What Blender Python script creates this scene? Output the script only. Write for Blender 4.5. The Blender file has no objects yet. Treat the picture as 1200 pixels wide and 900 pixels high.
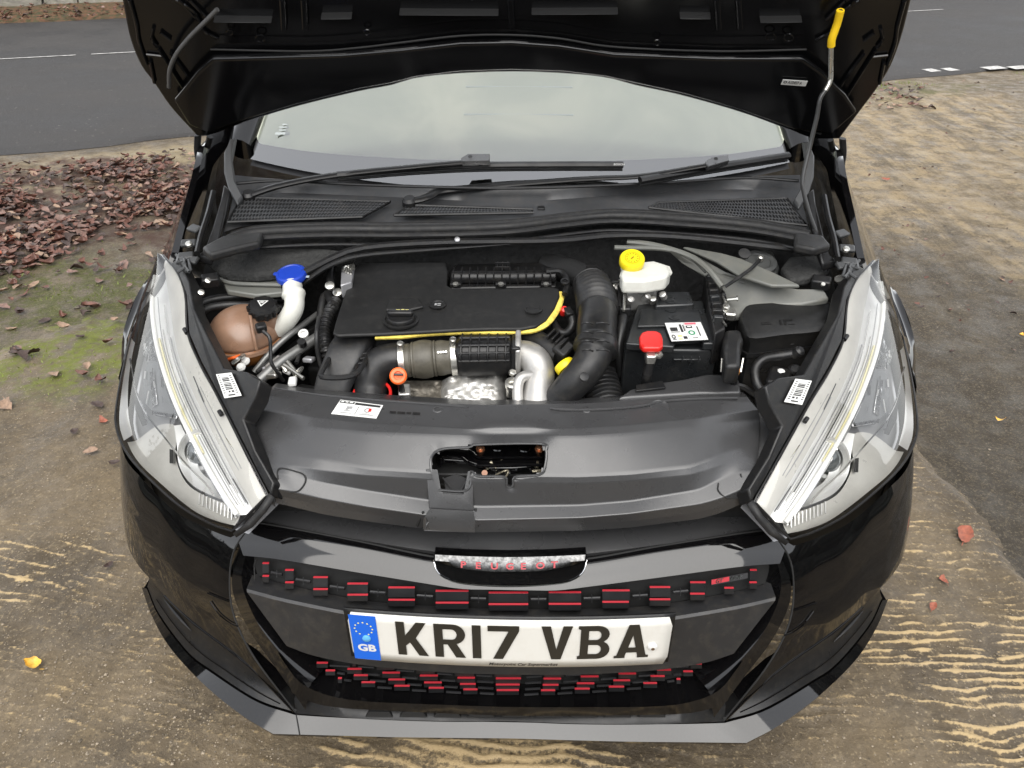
import bpy, bmesh, math, random
import numpy as np
from mathutils import Vector, Matrix, noise as mnoise
R = math.radians
SC = bpy.context.scene
COL = SC.collection
random.seed(7)

# ------------------------------------------------------------------ camera, sky, sun, exposure
CAMLOC = Vector((0.0225, -0.82, 1.48))
PITCH, YAW, FPX = 33.0, 1.17, 890.0
camd = bpy.data.cameras.new("camera"); cam = bpy.data.objects.new("camera", camd); COL.objects.link(cam)
cam.location = CAMLOC
cam.rotation_euler = (R(90 - PITCH), 0, R(YAW))
camd.sensor_width = 36; camd.lens = 36 * FPX / 1200
camd.clip_start = 0.02; camd.clip_end = 1500
SC.camera = cam

wld = bpy.data.worlds.new("World"); SC.world = wld; wld.use_nodes = True
wn = wld.node_tree; wn.nodes.clear()
sky = wn.nodes.new('ShaderNodeTexSky'); sky.sky_type = 'NISHITA'; sky.sun_disc = False
SUN_EL, SUN_AZ = 58, 176
sky.sun_elevation = R(SUN_EL); sky.sun_rotation = R(SUN_AZ)
sky.air_density = 1.0; sky.dust_density = 0.4; sky.ozone_density = 1.0
hs = wn.nodes.new('ShaderNodeHueSaturation'); hs.inputs['Saturation'].default_value = 0.12
bgn = wn.nodes.new('ShaderNodeBackground'); bgn.inputs['Strength'].default_value = 0.15
wo = wn.nodes.new('ShaderNodeOutputWorld')
wn.links.new(sky.outputs[0], hs.inputs['Color']); wn.links.new(hs.outputs[0], bgn.inputs['Color'])
wn.links.new(bgn.outputs[0], wo.inputs['Surface'])
sd = bpy.data.lights.new("sun", 'SUN'); sd.energy = 1.2; sd.angle = R(60); sd.color = (1.0, 0.96, 0.9)
so = bpy.data.objects.new("sun", sd); COL.objects.link(so)
sdir = Vector((math.sin(R(SUN_AZ)) * math.cos(R(SUN_EL)), math.cos(R(SUN_AZ)) * math.cos(R(SUN_EL)), math.sin(R(SUN_EL))))
so.rotation_euler = sdir.to_track_quat('Z', 'Y').to_euler(); so.location = (2, -3, 8)
vs = SC.view_settings
vs.view_transform = 'Standard'; vs.look = 'None'; vs.gamma = 1; vs.use_curve_mapping = False
vs.exposure = 1.6

# ------------------------------------------------------------------ pixel -> place
CM = cam.rotation_euler.to_matrix()
def ray(u, v):
    return CM @ Vector(((u - 600) / FPX, -(v - 450) / FPX, -1.0))
def Z(u, v, z):
    d = ray(u, v); return CAMLOC + d * ((z - CAMLOC.z) / d.z)
def Y(u, v, y):
    d = ray(u, v); return CAMLOC + d * ((y - CAMLOC.y) / d.y)
def PL(u, v, p, n):
    d = ray(u, v); return CAMLOC + d * ((p - CAMLOC).dot(n) / d.dot(n))
def G(u, v): return Z(u, v, 0.0)

def itp(pts, x):
    xs = [p[0] for p in pts]; ys = [p[1] for p in pts]
    return float(np.interp(x, xs, ys))
def mono(pts):            # smooth table lookup
    xs = np.array([p[0] for p in pts], float); ys = np.array([p[1] for p in pts], float)
    fx = np.linspace(xs[0], xs[-1], 400); fy = np.interp(fx, xs, ys)
    k = np.ones(31) / 31; pad = np.concatenate([2*fy[0]-fy[15:0:-1], fy, 2*fy[-1]-fy[-2:-17:-1]])
    fy = np.convolve(pad, k, 'valid')
    return lambda x: float(np.interp(x, fx, fy))
BPROF = mono([(.10,-.03),(.20,-.028),(.30,-.012),(.40,.004),(.45,.018),(.50,.042),(.54,.075),(.58,.12),(.62,.168),(.66,.22),(.75,.34)])
CLOW = mono([(-.1,0),(0,0),(.43,.025),(.59,.09),(.74,.20),(.80,.28),(.845,.38),(.872,.55),(.885,.9),(.90,1.3)])
CUP = mono([(-.1,0),(0,0),(.2,.012),(.4,.045),(.5,.075),(.62,.14),(.74,.24),(.80,.32),(.845,.42),(.872,.58),(.882,.9),(.89,1.3)])
def ysurf(x, z):
    t = min(1, max(0, (z - .22) / .25)); ax = abs(x)
    return BPROF(z) + CLOW(ax) * (1 - t) + CUP(ax) * t
def BP(u, v, off=0.0):    # where a pixel's ray meets the bumper's skin (off = proud)
    d = ray(u, v); t = 0.6; last = None; best = (-9, None)
    for i in range(260):
        p = CAMLOC + d * t
        f = p.y - (ysurf(p.x, p.z) - off)
        if last is not None and f > 0:
            t0, t1 = t - .01, t
            for k in range(18):
                tm = (t0 + t1) / 2; p = CAMLOC + d * tm
                if p.y - (ysurf(p.x, p.z) - off) > 0: t1 = tm
                else: t0 = tm
            return p
        if f > best[0]: best = (f, p)
        last = f; t += .01
    p = best[1]; return Vector((p.x, ysurf(p.x, p.z) - off, p.z))

# ------------------------------------------------------------------ materials
MATS = {}
def mat(name, col, rough=.5, metal=0.0, ior=1.5, coat=0.0, var=.0, vscale=8, bump=0.0, bscale=60, rvar=0.0, trans=0.0, alpha=1.0,
        dust=None, dscale=14, damount=.5, spec=.5):
    if name in MATS: return MATS[name]
    m = bpy.data.materials.new(name); m.use_nodes = True; nt = m.node_tree; N = nt.nodes; L = nt.links
    b = N['Principled BSDF']
    b.inputs['Roughness'].default_value = rough; b.inputs['Metallic'].default_value = metal
    b.inputs['IOR'].default_value = ior; b.inputs['Coat Weight'].default_value = coat; b.inputs['Coat Roughness'].default_value = .04
    b.inputs['Specular IOR Level'].default_value = spec
    b.inputs['Transmission Weight'].default_value = trans; b.inputs['Alpha'].default_value = alpha
    tc = N.new('ShaderNodeTexCoord')
    c4 = (*col, 1)
    out = None
    if var > 0:
        nz = N.new('ShaderNodeTexNoise'); nz.inputs['Scale'].default_value = vscale; nz.inputs['Detail'].default_value = 6
        nz.inputs['Roughness'].default_value = .65
        L.new(tc.outputs['Object'], nz.inputs['Vector'])
        rp = N.new('ShaderNodeValToRGB'); rp.color_ramp.elements[0].position = .3; rp.color_ramp.elements[1].position = .72
        rp.color_ramp.elements[0].color = tuple(max(0, c * (1 - var)) for c in col) + (1,)
        rp.color_ramp.elements[1].color = tuple(min(1, c * (1 + var)) for c in col) + (1,)
        L.new(nz.outputs['Fac'], rp.inputs['Fac']); out = rp.outputs['Color']
    if dust:
        n2 = N.new('ShaderNodeTexNoise'); n2.inputs['Scale'].default_value = dscale; n2.inputs['Detail'].default_value = 9
        n2.inputs['Roughness'].default_value = .75
        L.new(tc.outputs['Object'], n2.inputs['Vector'])
        r2 = N.new('ShaderNodeMapRange'); r2.inputs['From Min'].default_value = .48; r2.inputs['From Max'].default_value = .75
        r2.inputs['To Max'].default_value = damount
        L.new(n2.outputs['Fac'], r2.inputs['Value'])
        mx = N.new('ShaderNodeMix'); mx.data_type = 'RGBA'; mx.inputs['B'].default_value = (*dust, 1)
        L.new(r2.outputs[0], mx.inputs['Factor'])
        if out: L.new(out, mx.inputs['A'])
        else: mx.inputs['A'].default_value = c4
        out = mx.outputs['Result']
    if out: L.new(out, b.inputs['Base Color'])
    else: b.inputs['Base Color'].default_value = c4
    if rvar > 0:
        n3 = N.new('ShaderNodeTexNoise'); n3.inputs['Scale'].default_value = 22; n3.inputs['Detail'].default_value = 7
        L.new(tc.outputs['Object'], n3.inputs['Vector'])
        r3 = N.new('ShaderNodeMapRange'); r3.inputs['To Min'].default_value = max(0, rough - rvar); r3.inputs['To Max'].default_value = min(1, rough + rvar)
        r3.inputs['From Min'].default_value = .3; r3.inputs['From Max'].default_value = .7
        L.new(n3.outputs['Fac'], r3.inputs['Value']); L.new(r3.outputs[0], b.inputs['Roughness'])
    if bump > 0:
        n4 = N.new('ShaderNodeTexNoise'); n4.inputs['Scale'].default_value = bscale; n4.inputs['Detail'].default_value = 4
        L.new(tc.outputs['Object'], n4.inputs['Vector'])
        bp = N.new('ShaderNodeBump'); bp.inputs['Strength'].default_value = bump; bp.inputs['Distance'].default_value = .004
        L.new(n4.outputs['Fac'], bp.inputs['Height']); L.new(bp.outputs['Normal'], b.inputs['Normal'])
    MATS[name] = m
    return m

PAINT = mat('black paint', (.002,.002,.0025), .05, ior=1.5, coat=.2, dust=(.10,.085,.065), dscale=330, damount=.10)
PAINTIN = mat('black inner paint', (.004,.004,.0045), .16, ior=1.45)
SATIN = mat('satin black plastic', (.009,.009,.0095), .36, rvar=.1, bump=.08, bscale=900, dust=(.10,.085,.06), dscale=90, damount=.14, spec=.32)
MATTE = mat('matte black plastic', (.018,.018,.019), .45, spec=.45, rvar=.08, bump=.06, bscale=700, dust=(.11,.095,.07), dscale=45, damount=.22)
DARK = mat('dark void black', (.008,.008,.008), .7, var=.4)
COVER = mat('grey black moulded plastic', (.036,.036,.037), .29, ior=1.6, rvar=.04, bump=.06, bscale=1200, dust=(.10,.095,.085), dscale=160, damount=.10)
ECOV = mat('engine cover plastic', (.010,.010,.010), .48, rvar=.08, bump=.12, bscale=1100, dust=(.08,.075,.065), dscale=70, damount=.15, spec=.32)
RUBBER = mat('rubber', (.012,.012,.0125), .55, rvar=.1, bump=.05, bscale=300, dust=(.10,.09,.07), dscale=80, damount=.2, spec=.35)
HOSE = mat('hose rubber', (.011,.011,.0115), .40, rvar=.12, dust=(.10,.09,.07), dscale=70, damount=.2, spec=.38)
BHOSE = mat('heat aged hose', (.075,.068,.052), .5, var=.3, vscale=40, bump=.1, bscale=300)
CAST = mat('cast aluminium', (.50,.49,.47), .46, metal=.8, var=.22, vscale=40, bump=.06, bscale=260, rvar=.12, dust=(.20,.17,.13), dscale=40, damount=.5)
SHIELD = mat('heat shield foil', (.60,.59,.56), .48, metal=.75, var=.25, vscale=60, bump=.12, bscale=160, rvar=.1, dust=(.24,.21,.17), dscale=50, damount=.6)
STEEL = mat('zinc steel', (.55,.54,.5), .3, metal=.9, var=.25, vscale=60, rvar=.1)
CHROME = mat('chrome', (.85,.85,.86), .08, metal=1.0)
WINGP = mat('inner wing paint', (.12,.122,.11), .4, ior=1.5, var=.15, vscale=9, rvar=.1, dust=(.2,.18,.14), dscale=40, damount=.35)
FOAMY = mat('yellow foam', (.72,.56,.10), .8, var=.35, vscale=60, bump=.3, bscale=300)
YEL = mat('yellow plastic', (.74,.58,.01), .38)
YELR = mat('yellow sleeve', (.85,.55,.01), .5)
RED = mat('red plastic', (.58,.016,.012), .35, var=.08, vscale=30)
REDLINE = mat('red trim', (.33,.012,.022), .45)
ORANGE = mat('orange plastic', (.80,.13,.02), .4, var=.12, vscale=40)
BLUE = mat('blue plastic', (.012,.045,.36), .35, var=.1, vscale=30)
WHITEP = mat('white translucent plastic', (.60,.60,.55), .4, var=.08, vscale=18, dust=(.3,.26,.2), dscale=30, damount=.25)
TANKM = mat('brown tank plastic', (.24,.14,.09), .32, var=.25, vscale=14, rvar=.06, dust=(.16,.11,.08), dscale=25, damount=.35)
TANKD = mat('brown tank liquid', (.22,.085,.022), .3, var=.2, vscale=14)
LABEL = mat('white label', (.64,.64,.62), .45)
INK = mat('black ink', (.02,.02,.02), .5)
GINK = mat('grey ink', (.28,.28,.28), .5)
PLATEW = mat('plate white', (.66,.65,.61), .25, dust=(.5,.46,.38), dscale=30, damount=.25)
PLATEK = mat('plate black', (.022,.02,.016), .3)
PLATEB = mat('plate blue', (.01,.12,.62), .28)
PLATEY = mat('plate gold', (.8,.72,.25), .4)
COPPER = mat('copper bolt', (.55,.27,.15), .35, metal=.8, var=.2, vscale=80)
GREEN = mat('green ink', (.02,.22,.10), .5)
GOLDT = mat('brown connector', (.45,.2,.06), .4)

# ------------------------------------------------------------------ mesh helpers
def link(me, name, m, parent=None, smooth=35, bev=0, seg=2, solid=0, soff=0, subd=0):
    o = bpy.data.objects.new(name, me); COL.objects.link(o)
    if m: me.materials.append(m)
    if smooth:
        me.shade_smooth()
        if smooth < 180: me.set_sharp_from_angle(angle=R(smooth))
    if subd:
        md = o.modifiers.new('s', 'SUBSURF'); md.levels = subd; md.render_levels = subd
    if solid:
        md = o.modifiers.new('t', 'SOLIDIFY'); md.thickness = solid; md.offset = soff
    if bev:
        md = o.modifiers.new('b', 'BEVEL'); md.width = bev; md.segments = seg; md.limit_method = 'ANGLE'; md.angle_limit = R(30)
    if parent: o.parent = parent
    return o
def mesh(name, V, F, m, parent=None, **k):
    me = bpy.data.meshes.new(name); me.from_pydata([tuple(v) for v in V], [], F); me.update()
    bm = bmesh.new(); bm.from_mesh(me); bmesh.ops.recalc_face_normals(bm, faces=bm.faces); bm.to_mesh(me); bm.free()
    return link(me, name, m, parent, **k)
def prism(name, pts, ext, m, parent=None, **k):
    n = len(pts); ext = Vector(ext); V = [Vector(p) for p in pts] + [Vector(p) + ext for p in pts]
    F = [list(range(n))[::-1], list(range(n, 2*n))] + [[i, (i+1) % n, n+(i+1) % n, n+i] for i in range(n)]
    return mesh(name, V, F, m, parent, **k)
def loft(name, rows, m, parent=None, close_u=False, cap=False, **k):
    nr, nc = len(rows), len(rows[0]); V = [p for r in rows for p in r]; F = []
    for i in range(nr - 1):
        for j in range(nc if close_u else nc - 1):
            j2 = (j + 1) % nc
            F.append([i*nc+j, i*nc+j2, (i+1)*nc+j2, (i+1)*nc+j])
    if cap and close_u:
        F.append(list(range(nc))[::-1]); F.append([(nr-1)*nc + j for j in range(nc)])
    return mesh(name, V, F, m, parent, **k)
def cr(pts, n):            # Catmull-Rom through pts, n samples evenly along length
    P = [Vector(p) for p in pts]
    if len(P) == 2:
        return [P[0].lerp(P[1], i/(n-1)) for i in range(n)]
    Q = [P[0]*2 - P[1]] + P + [P[-1]*2 - P[-2]]; D = []
    for i in range(1, len(Q) - 2):
        a, b, c, d = Q[i-1:i+3]
        for k in range(16):
            t = k / 16
            D.append(.5*((2*b) + (c-a)*t + (2*a-5*b+4*c-d)*t*t + (3*b-a-3*c+d)*t**3))
    D.append(P[-1])
    L = [0]
    for i in range(1, len(D)): L.append(L[-1] + (D[i]-D[i-1]).length)
    out = []; j = 0
    for i in range(n):
        s = L[-1]*i/(n-1)
        while j < len(D)-2 and L[j+1] < s: j += 1
        w = (s-L[j])/max(1e-9, L[j+1]-L[j]); out.append(D[j].lerp(D[j+1], min(1, max(0, w))))
    return out
def lin(pts, n):
    P = [Vector(p) for p in pts]; L = [0]
    for i in range(1, len(P)): L.append(L[-1] + (P[i]-P[i-1]).length)
    out = []; j = 0
    for i in range(n):
        s = L[-1]*i/(n-1)
        while j < len(P)-2 and L[j+1] < s: j += 1
        w = (s-L[j])/max(1e-9, L[j+1]-L[j]); out.append(P[j].lerp(P[j+1], min(1, max(0, w))))
    return out
def tubeVF(path, rad, sides=12, flat=1.0, up=Vector((0,0,1))):
    n = len(path); V = []; F = []; prev = None
    for i, p in enumerate(path):
        t = (path[min(n-1, i+1)] - path[max(0, i-1)]).normalized()
        a = t.cross(up)
        if a.length < .05: a = t.cross(Vector((1,0,0)))
        a.normalize()
        if prev and a.dot(prev) < 0: a = -a
        prev = a; b = a.cross(t).normalized()
        r = rad(i/(n-1)) if callable(rad) else rad
        for k in range(sides):
            an = 2*math.pi*k/sides
            V.append(p + a*(r*math.cos(an)) + b*(r*flat*math.sin(an)))
    for i in range(n-1):
        for k in range(sides):
            k2 = (k+1) % sides
            F.append([i*sides+k, i*sides+k2, (i+1)*sides+k2, (i+1)*sides+k])
    F.append(list(range(sides))[::-1]); F.append([(n-1)*sides+k for k in range(sides)])
    return V, F
def tube(name, pts, rad, m, parent=None, n=24, sides=12, flat=1.0, curve=True, smooth=40, **k):
    path = cr(pts, n) if curve else [Vector(p) for p in pts]
    V, F = tubeVF(path, rad, sides, flat)
    return mesh(name, V, F, m, parent, smooth=smooth, **k)
def lathe(name, c, axis, prof, m, parent=None, sides=28, smooth=35, **k):   # prof: (r, h) along axis
    c = Vector(c); ax = Vector(axis).normalized(); a = ax.orthogonal().normalized(); b = ax.cross(a)
    V = []; F = []
    for r, h in prof:
        for q in range(sides):
            an = 2*math.pi*q/sides; V.append(c + ax*h + a*(r*math.cos(an)) + b*(r*math.sin(an)))
    for i in range(len(prof)-1):
        for q in range(sides):
            q2 = (q+1) % sides; F.append([i*sides+q, i*sides+q2, (i+1)*sides+q2, (i+1)*sides+q])
    F.append(list(range(sides))[::-1]); F.append([(len(prof)-1)*sides+q for q in range(sides)])
    return mesh(name, V, F, m, parent, smooth=smooth, **k)
def box(name, c, size, m, parent=None, rot=(0,0,0), bev=.003, **k):
    M = Matrix.Translation(Vector(c)) @ (Matrix.Rotation(R(rot[2]),4,'Z') @ Matrix.Rotation(R(rot[1]),4,'Y') @ Matrix.Rotation(R(rot[0]),4,'X'))
    s = Vector(size)/2
    V = [M @ Vector((x*s.x, y*s.y, z*s.z)) for x in (-1,1) for y in (-1,1) for z in (-1,1)]
    F = [[0,1,3,2],[4,6,7,5],[0,4,5,1],[2,3,7,6],[0,2,6,4],[1,5,7,3]]
    return mesh(name, V, F, m, parent, bev=bev, **k)
def multi(name, VFs, m, parent=None, **k):
    V = []; F = []
    for v, f in VFs:
        b = len(V); V += list(v); F += [[i+b for i in q] for q in f]
    return mesh(name, V, F, m, parent, **k)
def boxVF(c, size, M=None):
    s = Vector(size)/2; c = Vector(c)
    V = [Vector((x*s.x, y*s.y, z*s.z)) for x in (-1,1) for y in (-1,1) for z in (-1,1)]
    if M: V = [M @ v for v in V]
    return [v + c for v in V], [[0,1,3,2],[4,6,7,5],[0,4,5,1],[2,3,7,6],[0,2,6,4],[1,5,7,3]]
def mirror(o, parent=None):       # the same part on the car's other side, with its sub-parts
    me = o.data.copy()
    for v in me.vertices: v.co.x = -v.co.x
    me.flip_normals()
    c = bpy.data.objects.new(o.name.split('.')[0], me); COL.objects.link(c); c.parent = parent or o.parent
    for md in o.modifiers:
        n = c.modifiers.new(md.name, md.type)
        for a in ('levels','render_levels','thickness','offset','width','segments','limit_method','angle_limit'):
            if hasattr(md, a):
                setattr(n, a, getattr(md, a))
    for ch in o.children: mirror(ch, c)
    return c
def thing(name, label, cat, loc=(0,0,0), group=None):
    o = bpy.data.objects.new(name, None); COL.objects.link(o); o.location = loc; o.empty_display_size = .2
    o['label'] = label; o['category'] = cat
    if group: o['group'] = group
    return o
def outline2d(polys, ext=.0004):   # filled flat glyph with holes -> (V,F) in xy
    cu = bpy.data.curves.new('g', 'CURVE'); cu.dimensions = '2D'; cu.fill_mode = 'FRONT'
    for pl in polys:
        sp = cu.splines.new('POLY'); sp.points.add(len(pl)-1); sp.use_cyclic_u = True
        for i, (x, y) in enumerate(pl): sp.points[i].co = (x, y, 0, 1)
    o = bpy.data.objects.new('g', cu); me = bpy.data.meshes.new_from_object(o)
    V = [v.co.copy() for v in me.vertices]; F = [list(p.vertices) for p in me.polygons]
    bpy.data.objects.remove(o); bpy.data.curves.remove(cu); bpy.data.meshes.remove(me)
    return V, F
def textVF(s, size=1.0, bold=0.0, shear=0, align='LEFT', sx=1.0):
    cu = bpy.data.curves.new('t', 'FONT'); cu.body = s; cu.size = size; cu.offset = bold; cu.shear = shear; cu.align_x = align
    cu.resolution_u = 3; cu.fill_mode = 'FRONT'
    o = bpy.data.objects.new('t', cu); me = bpy.data.meshes.new_from_object(o)
    V = [v.co.copy() for v in me.vertices]; F = [list(p.vertices) for p in me.polygons]
    for v in V: v.x *= sx
    bpy.data.objects.remove(o); bpy.data.curves.remove(cu); bpy.data.meshes.remove(me)
    return V, F
def flatmap(name, VFs, fn, m, parent, **k):     # 2-D shapes laid on a surface by fn(x, y)
    V = []; F = []
    for v, f in VFs:
        b = len(V); V += [fn(p[0], p[1]) for p in v]; F += [[i+b for i in q] for q in f]
    me = bpy.data.meshes.new(name); me.from_pydata([tuple(v) for v in V], [], F); me.update()
    return link(me, name, m, parent, smooth=0, **k)
def rect(x0, y0, x1, y1): return [Vector((x0,y0,0)), Vector((x1,y0,0)), Vector((x1,y1,0)), Vector((x0,y1,0))], [[0,1,2,3]]
def ring2(cx, cy, r0, r1, n=24, sy=1.0):
    V = []; F = []
    for i in range(n):
        a = 2*math.pi*i/n
        V += [Vector((cx+r0*math.cos(a), cy+r0*sy*math.sin(a), 0)), Vector((cx+r1*math.cos(a), cy+r1*sy*math.sin(a), 0))]
        j = (i+1) % n; F.append([2*i, 2*i+1, 2*j+1, 2*j])
    return V, F
def disc2(cx, cy, r, n=20, sy=1.0):
    return [Vector((cx+r*math.cos(2*math.pi*i/n), cy+r*sy*math.sin(2*math.pi*i/n), 0)) for i in range(n)], [list(range(n))]
def mapq(q):                # bilinear map (0..1, 0..1) onto a quad: bottom-left, bottom-right, top-right, top-left
    q = [Vector(p) for p in q]
    return lambda x, y: (q[0]*(1-x)+q[1]*x)*(1-y) + (q[3]*(1-x)+q[2]*x)*y
# ================================================================== THE PLACE
def vnoise(X, Yv, seed=0):       # value noise, vectorised
    rng = np.random.RandomState(seed); T = rng.rand(256, 256)
    xi = np.floor(X).astype(int); yi = np.floor(Yv).astype(int); fx = X - xi; fy = Yv - yi
    fx = fx*fx*(3-2*fx); fy = fy*fy*(3-2*fy)
    a = T[xi & 255, yi & 255]; b = T[(xi+1) & 255, yi & 255]; c = T[xi & 255, (yi+1) & 255]; d = T[(xi+1) & 255, (yi+1) & 255]
    return (a*(1-fx)+b*fx)*(1-fy) + (c*(1-fx)+d*fx)*fy
def fbm(X, Yv, seed=0, o=4):
    s = 0; a = .5; t = 0
    for i in range(o): s = s + a*vnoise(X*2**i, Yv*2**i, seed+i); t += a; a *= .5
    return s/t

class NT:
    def __init__(s, name):
        s.m = bpy.data.materials.new(name); s.m.use_nodes = True; s.t = s.m.node_tree; s.N = s.t.nodes; s.L = s.t.links
        s.b = s.N['Principled BSDF']; s.geo = s.N.new('ShaderNodeNewGeometry')
    def noise(s, scale, detail=6, rough=.6, vec=None, dist=0):
        n = s.N.new('ShaderNodeTexNoise'); n.inputs['Scale'].default_value = scale; n.inputs['Detail'].default_value = detail
        n.inputs['Roughness'].default_value = rough; n.inputs['Distortion'].default_value = dist
        s.L.new(vec or s.geo.outputs['Position'], n.inputs['Vector']); return n.outputs['Fac']
    def voro(s, scale, feature='F1', rand=1.0):
        n = s.N.new('ShaderNodeTexVoronoi'); n.inputs['Scale'].default_value = scale; n.feature = feature; n.inputs['Randomness'].default_value = rand
        s.L.new(s.geo.outputs['Position'], n.inputs['Vector']); return n
    def mr(s, v, a, b, c=0.0, d=1.0):
        n = s.N.new('ShaderNodeMapRange'); n.interpolation_type = 'SMOOTHSTEP'
        for i, x in zip(('From Min','From Max','To Min','To Max'), (a, b, c, d)): n.inputs[i].default_value = x
        s.L.new(v, n.inputs['Value']); return n.outputs[0]
    def mix(s, f, a, b):
        n = s.N.new('ShaderNodeMix'); n.data_type = 'RGBA'
        for k, x in (('Factor', f), ('A', a), ('B', b)):
            if isinstance(x, tuple): n.inputs[k].default_value = (*x, 1)
            elif isinstance(x, float): n.inputs[k].default_value = x
            else: s.L.new(x, n.inputs[k])
        return n.outputs['Result']
    def math(s, op, a, b=0.0):
        n = s.N.new('ShaderNodeMath'); n.operation = op
        for i, x in enumerate((a, b)):
            if isinstance(x, (int, float)): n.inputs[i].default_value = x
            else: s.L.new(x, n.inputs[i])
        return n.outputs[0]
    def blob(s, c, sx, sy, rot=0, wob=.5, ns=2.0):     # soft patch on the ground about world point c, uneven edge
        mp = s.N.new('ShaderNodeMapping'); mp.vector_type = 'TEXTURE'
        mp.inputs['Location'].default_value = (c[0], c[1], 0); mp.inputs['Rotation'].default_value = (0, 0, R(rot)); mp.inputs['Scale'].default_value = (sx, sy, 1000)
        s.L.new(s.geo.outputs['Position'], mp.inputs['Vector'])
        ln = s.N.new('ShaderNodeVectorMath'); ln.operation = 'LENGTH'; s.L.new(mp.outputs[0], ln.inputs[0])
        n = s.noise(ns, 8, .7)
        v = s.math('ADD', ln.outputs['Value'], s.math('MULTIPLY', s.math('SUBTRACT', n, .5), wob*3))
        return s.mr(v, 1.15, .75)
    def bump(s, h, strength=.5, dist=.01):
        n = s.N.new('ShaderNodeBump'); n.inputs['Strength'].default_value = strength; n.inputs['Distance'].default_value = dist
        s.L.new(h, n.inputs['Height']); s.L.new(n.outputs[0], s.b.inputs['Normal'])
    def col(s, c, k=.80):
        n = s.N.new('ShaderNodeMix'); n.data_type = 'RGBA'; n.blend_type = 'MULTIPLY'; n.inputs['Factor'].default_value = 1; n.inputs['B'].default_value = (k*.98, k*.925, k*.80, 1)
        s.L.new(c, n.inputs['A']); s.L.new(n.outputs['Result'], s.b.inputs['Base Color'])
    def rough(s, c):
        if isinstance(c, float): s.b.inputs['Roughness'].default_value = c
        else: s.L.new(c, s.b.inputs['Roughness'])

def dirt_colour(t):
    big = t.noise(1.3, 7, .65); fine = t.noise(38, 8, .75); mid = t.noise(7, 8, .7)
    c = t.mix(t.mr(big, .36, .64), (.115,.092,.066), (.27,.215,.145))
    c = t.mix(t.mr(mid, .45, .7, 0, .75), c, (.085,.07,.052))
    c = t.mix(t.mr(fine, .48, .72, 0, .6), c, (.40,.33,.23))
    vo = t.voro(70); c = t.mix(t.mr(vo.outputs['Distance'], .32, .08, 0, .35), c, (.30,.26,.21))
    return c, fine, mid, vo

# ---- ground: earth, mud, moss (one sheet to the horizon)
t = NT('earth ground')
c, fine, mid, vo = dirt_colour(t)
# scraped tan tracks beyond the car on the right, running along the drive
mp = t.N.new('ShaderNodeMapping'); mp.inputs['Rotation'].default_value = (0, 0, R(6)); mp.inputs['Scale'].default_value = (8, .7, 1)
t.L.new(t.geo.outputs['Position'], mp.inputs['Vector'])
trk = t.noise(1.0, 8, .7, mp.outputs[0], .3)
tan = t.math('MULTIPLY', t.math('MULTIPLY', t.blob((2.6, 4.0), 2.3, 2.7, 0, .5, 1.2), t.mr(trk, .32, .62)), t.mr(t.noise(6.5, 10, .8), .42, .56, .15, 1.0))
c = t.mix(tan, c, (.52,.41,.26))
c = t.mix(t.math('MULTIPLY', t.blob((-2.2, 4.0), 1.5, .55, 18, .4, 3), t.mr(fine, .3, .5)), c, (.42,.345,.22))
c = t.mix(t.math('MULTIPLY', t.blob((1.75, 1.2), .50, 1.7, -6, .25, 2), .85), c, (.088,.074,.057))       # wet mud strip beside the slab
ms = t.math('MULTIPLY', t.math('MULTIPLY', t.blob((-2.0, 2.0), .70, .55, 20, .9, 3.5), t.mr(mid, .40, .54)), t.mr(fine, .34, .52))
c = t.mix(ms, c, t.mix(fine, (.035,.05,.008), (.19,.22,.022)))
c = t.mix(t.math('MULTIPLY', t.blob((3.3, 6.2), 1.0, .22, 20, 1.0, 5), t.mr(mid, .42, .62, 0, .7)), c, (.11,.13,.03))
sp = t.noise(48, 10, .85)
c = t.mix(t.mr(sp, .54, .64, 0, .55), c, (.46,.38,.27)); c = t.mix(t.mr(sp, .45, .36, 0, .6), c, (.06,.048,.034))
c = t.mix(t.mr(t.noise(11, 9, .75), .56, .68, 0, .6), c, (.10,.08,.058))
s2 = t.noise(135, 6, .85); c = t.mix(t.mr(s2, .54, .60, 0, .6), c, (.44,.37,.27)); c = t.mix(t.mr(s2, .45, .38, 0, .65), c, (.045,.036,.026))
lit = t.blob((-2.9, 3.25), 1.5, .85, 15, .6, 3)
c = t.mix(t.math('MULTIPLY', lit, t.mr(mid, .3, .6)), c, (.10,.05,.035))
t.col(c)
t.rough(t.mr(mid, .35, .65, .45, .95))
t.bump(t.math('ADD', t.math('MULTIPLY', fine, .7), t.math('ADD', t.math('MULTIPLY', sp, 1.0), t.math('MULTIPLY', t.math('ADD', mid, trk), .6))), 1.0, .03)
GROUNDM = t.m
# the sheet, finely folded near the car, plain beyond
S = 420
gx = np.concatenate([[-S, -60, -15], np.linspace(-6, 6, 120), [15, 60, S]]); gy = np.concatenate([[-S, -60, -12], np.linspace(-3, 9, 120), [15, 60, S]])
GX, GY = np.meshgrid(gx, gy, indexing='ij')
near = ((abs(GX) < 5.9) & (GY > -2.9) & (GY < 8.9))
GZ = np.where(near, (fbm(GX*1.6+50, GY*1.6+50, 3) - .5)*.05, 0)
under = np.exp(-(np.maximum(0, abs(GX+.4)-1.75)/.3)**2) * np.exp(-(np.maximum(0, abs(GY-1.0)-2.0)/.3)**2)
GZ = GZ*(1-under) - .012*under
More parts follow.
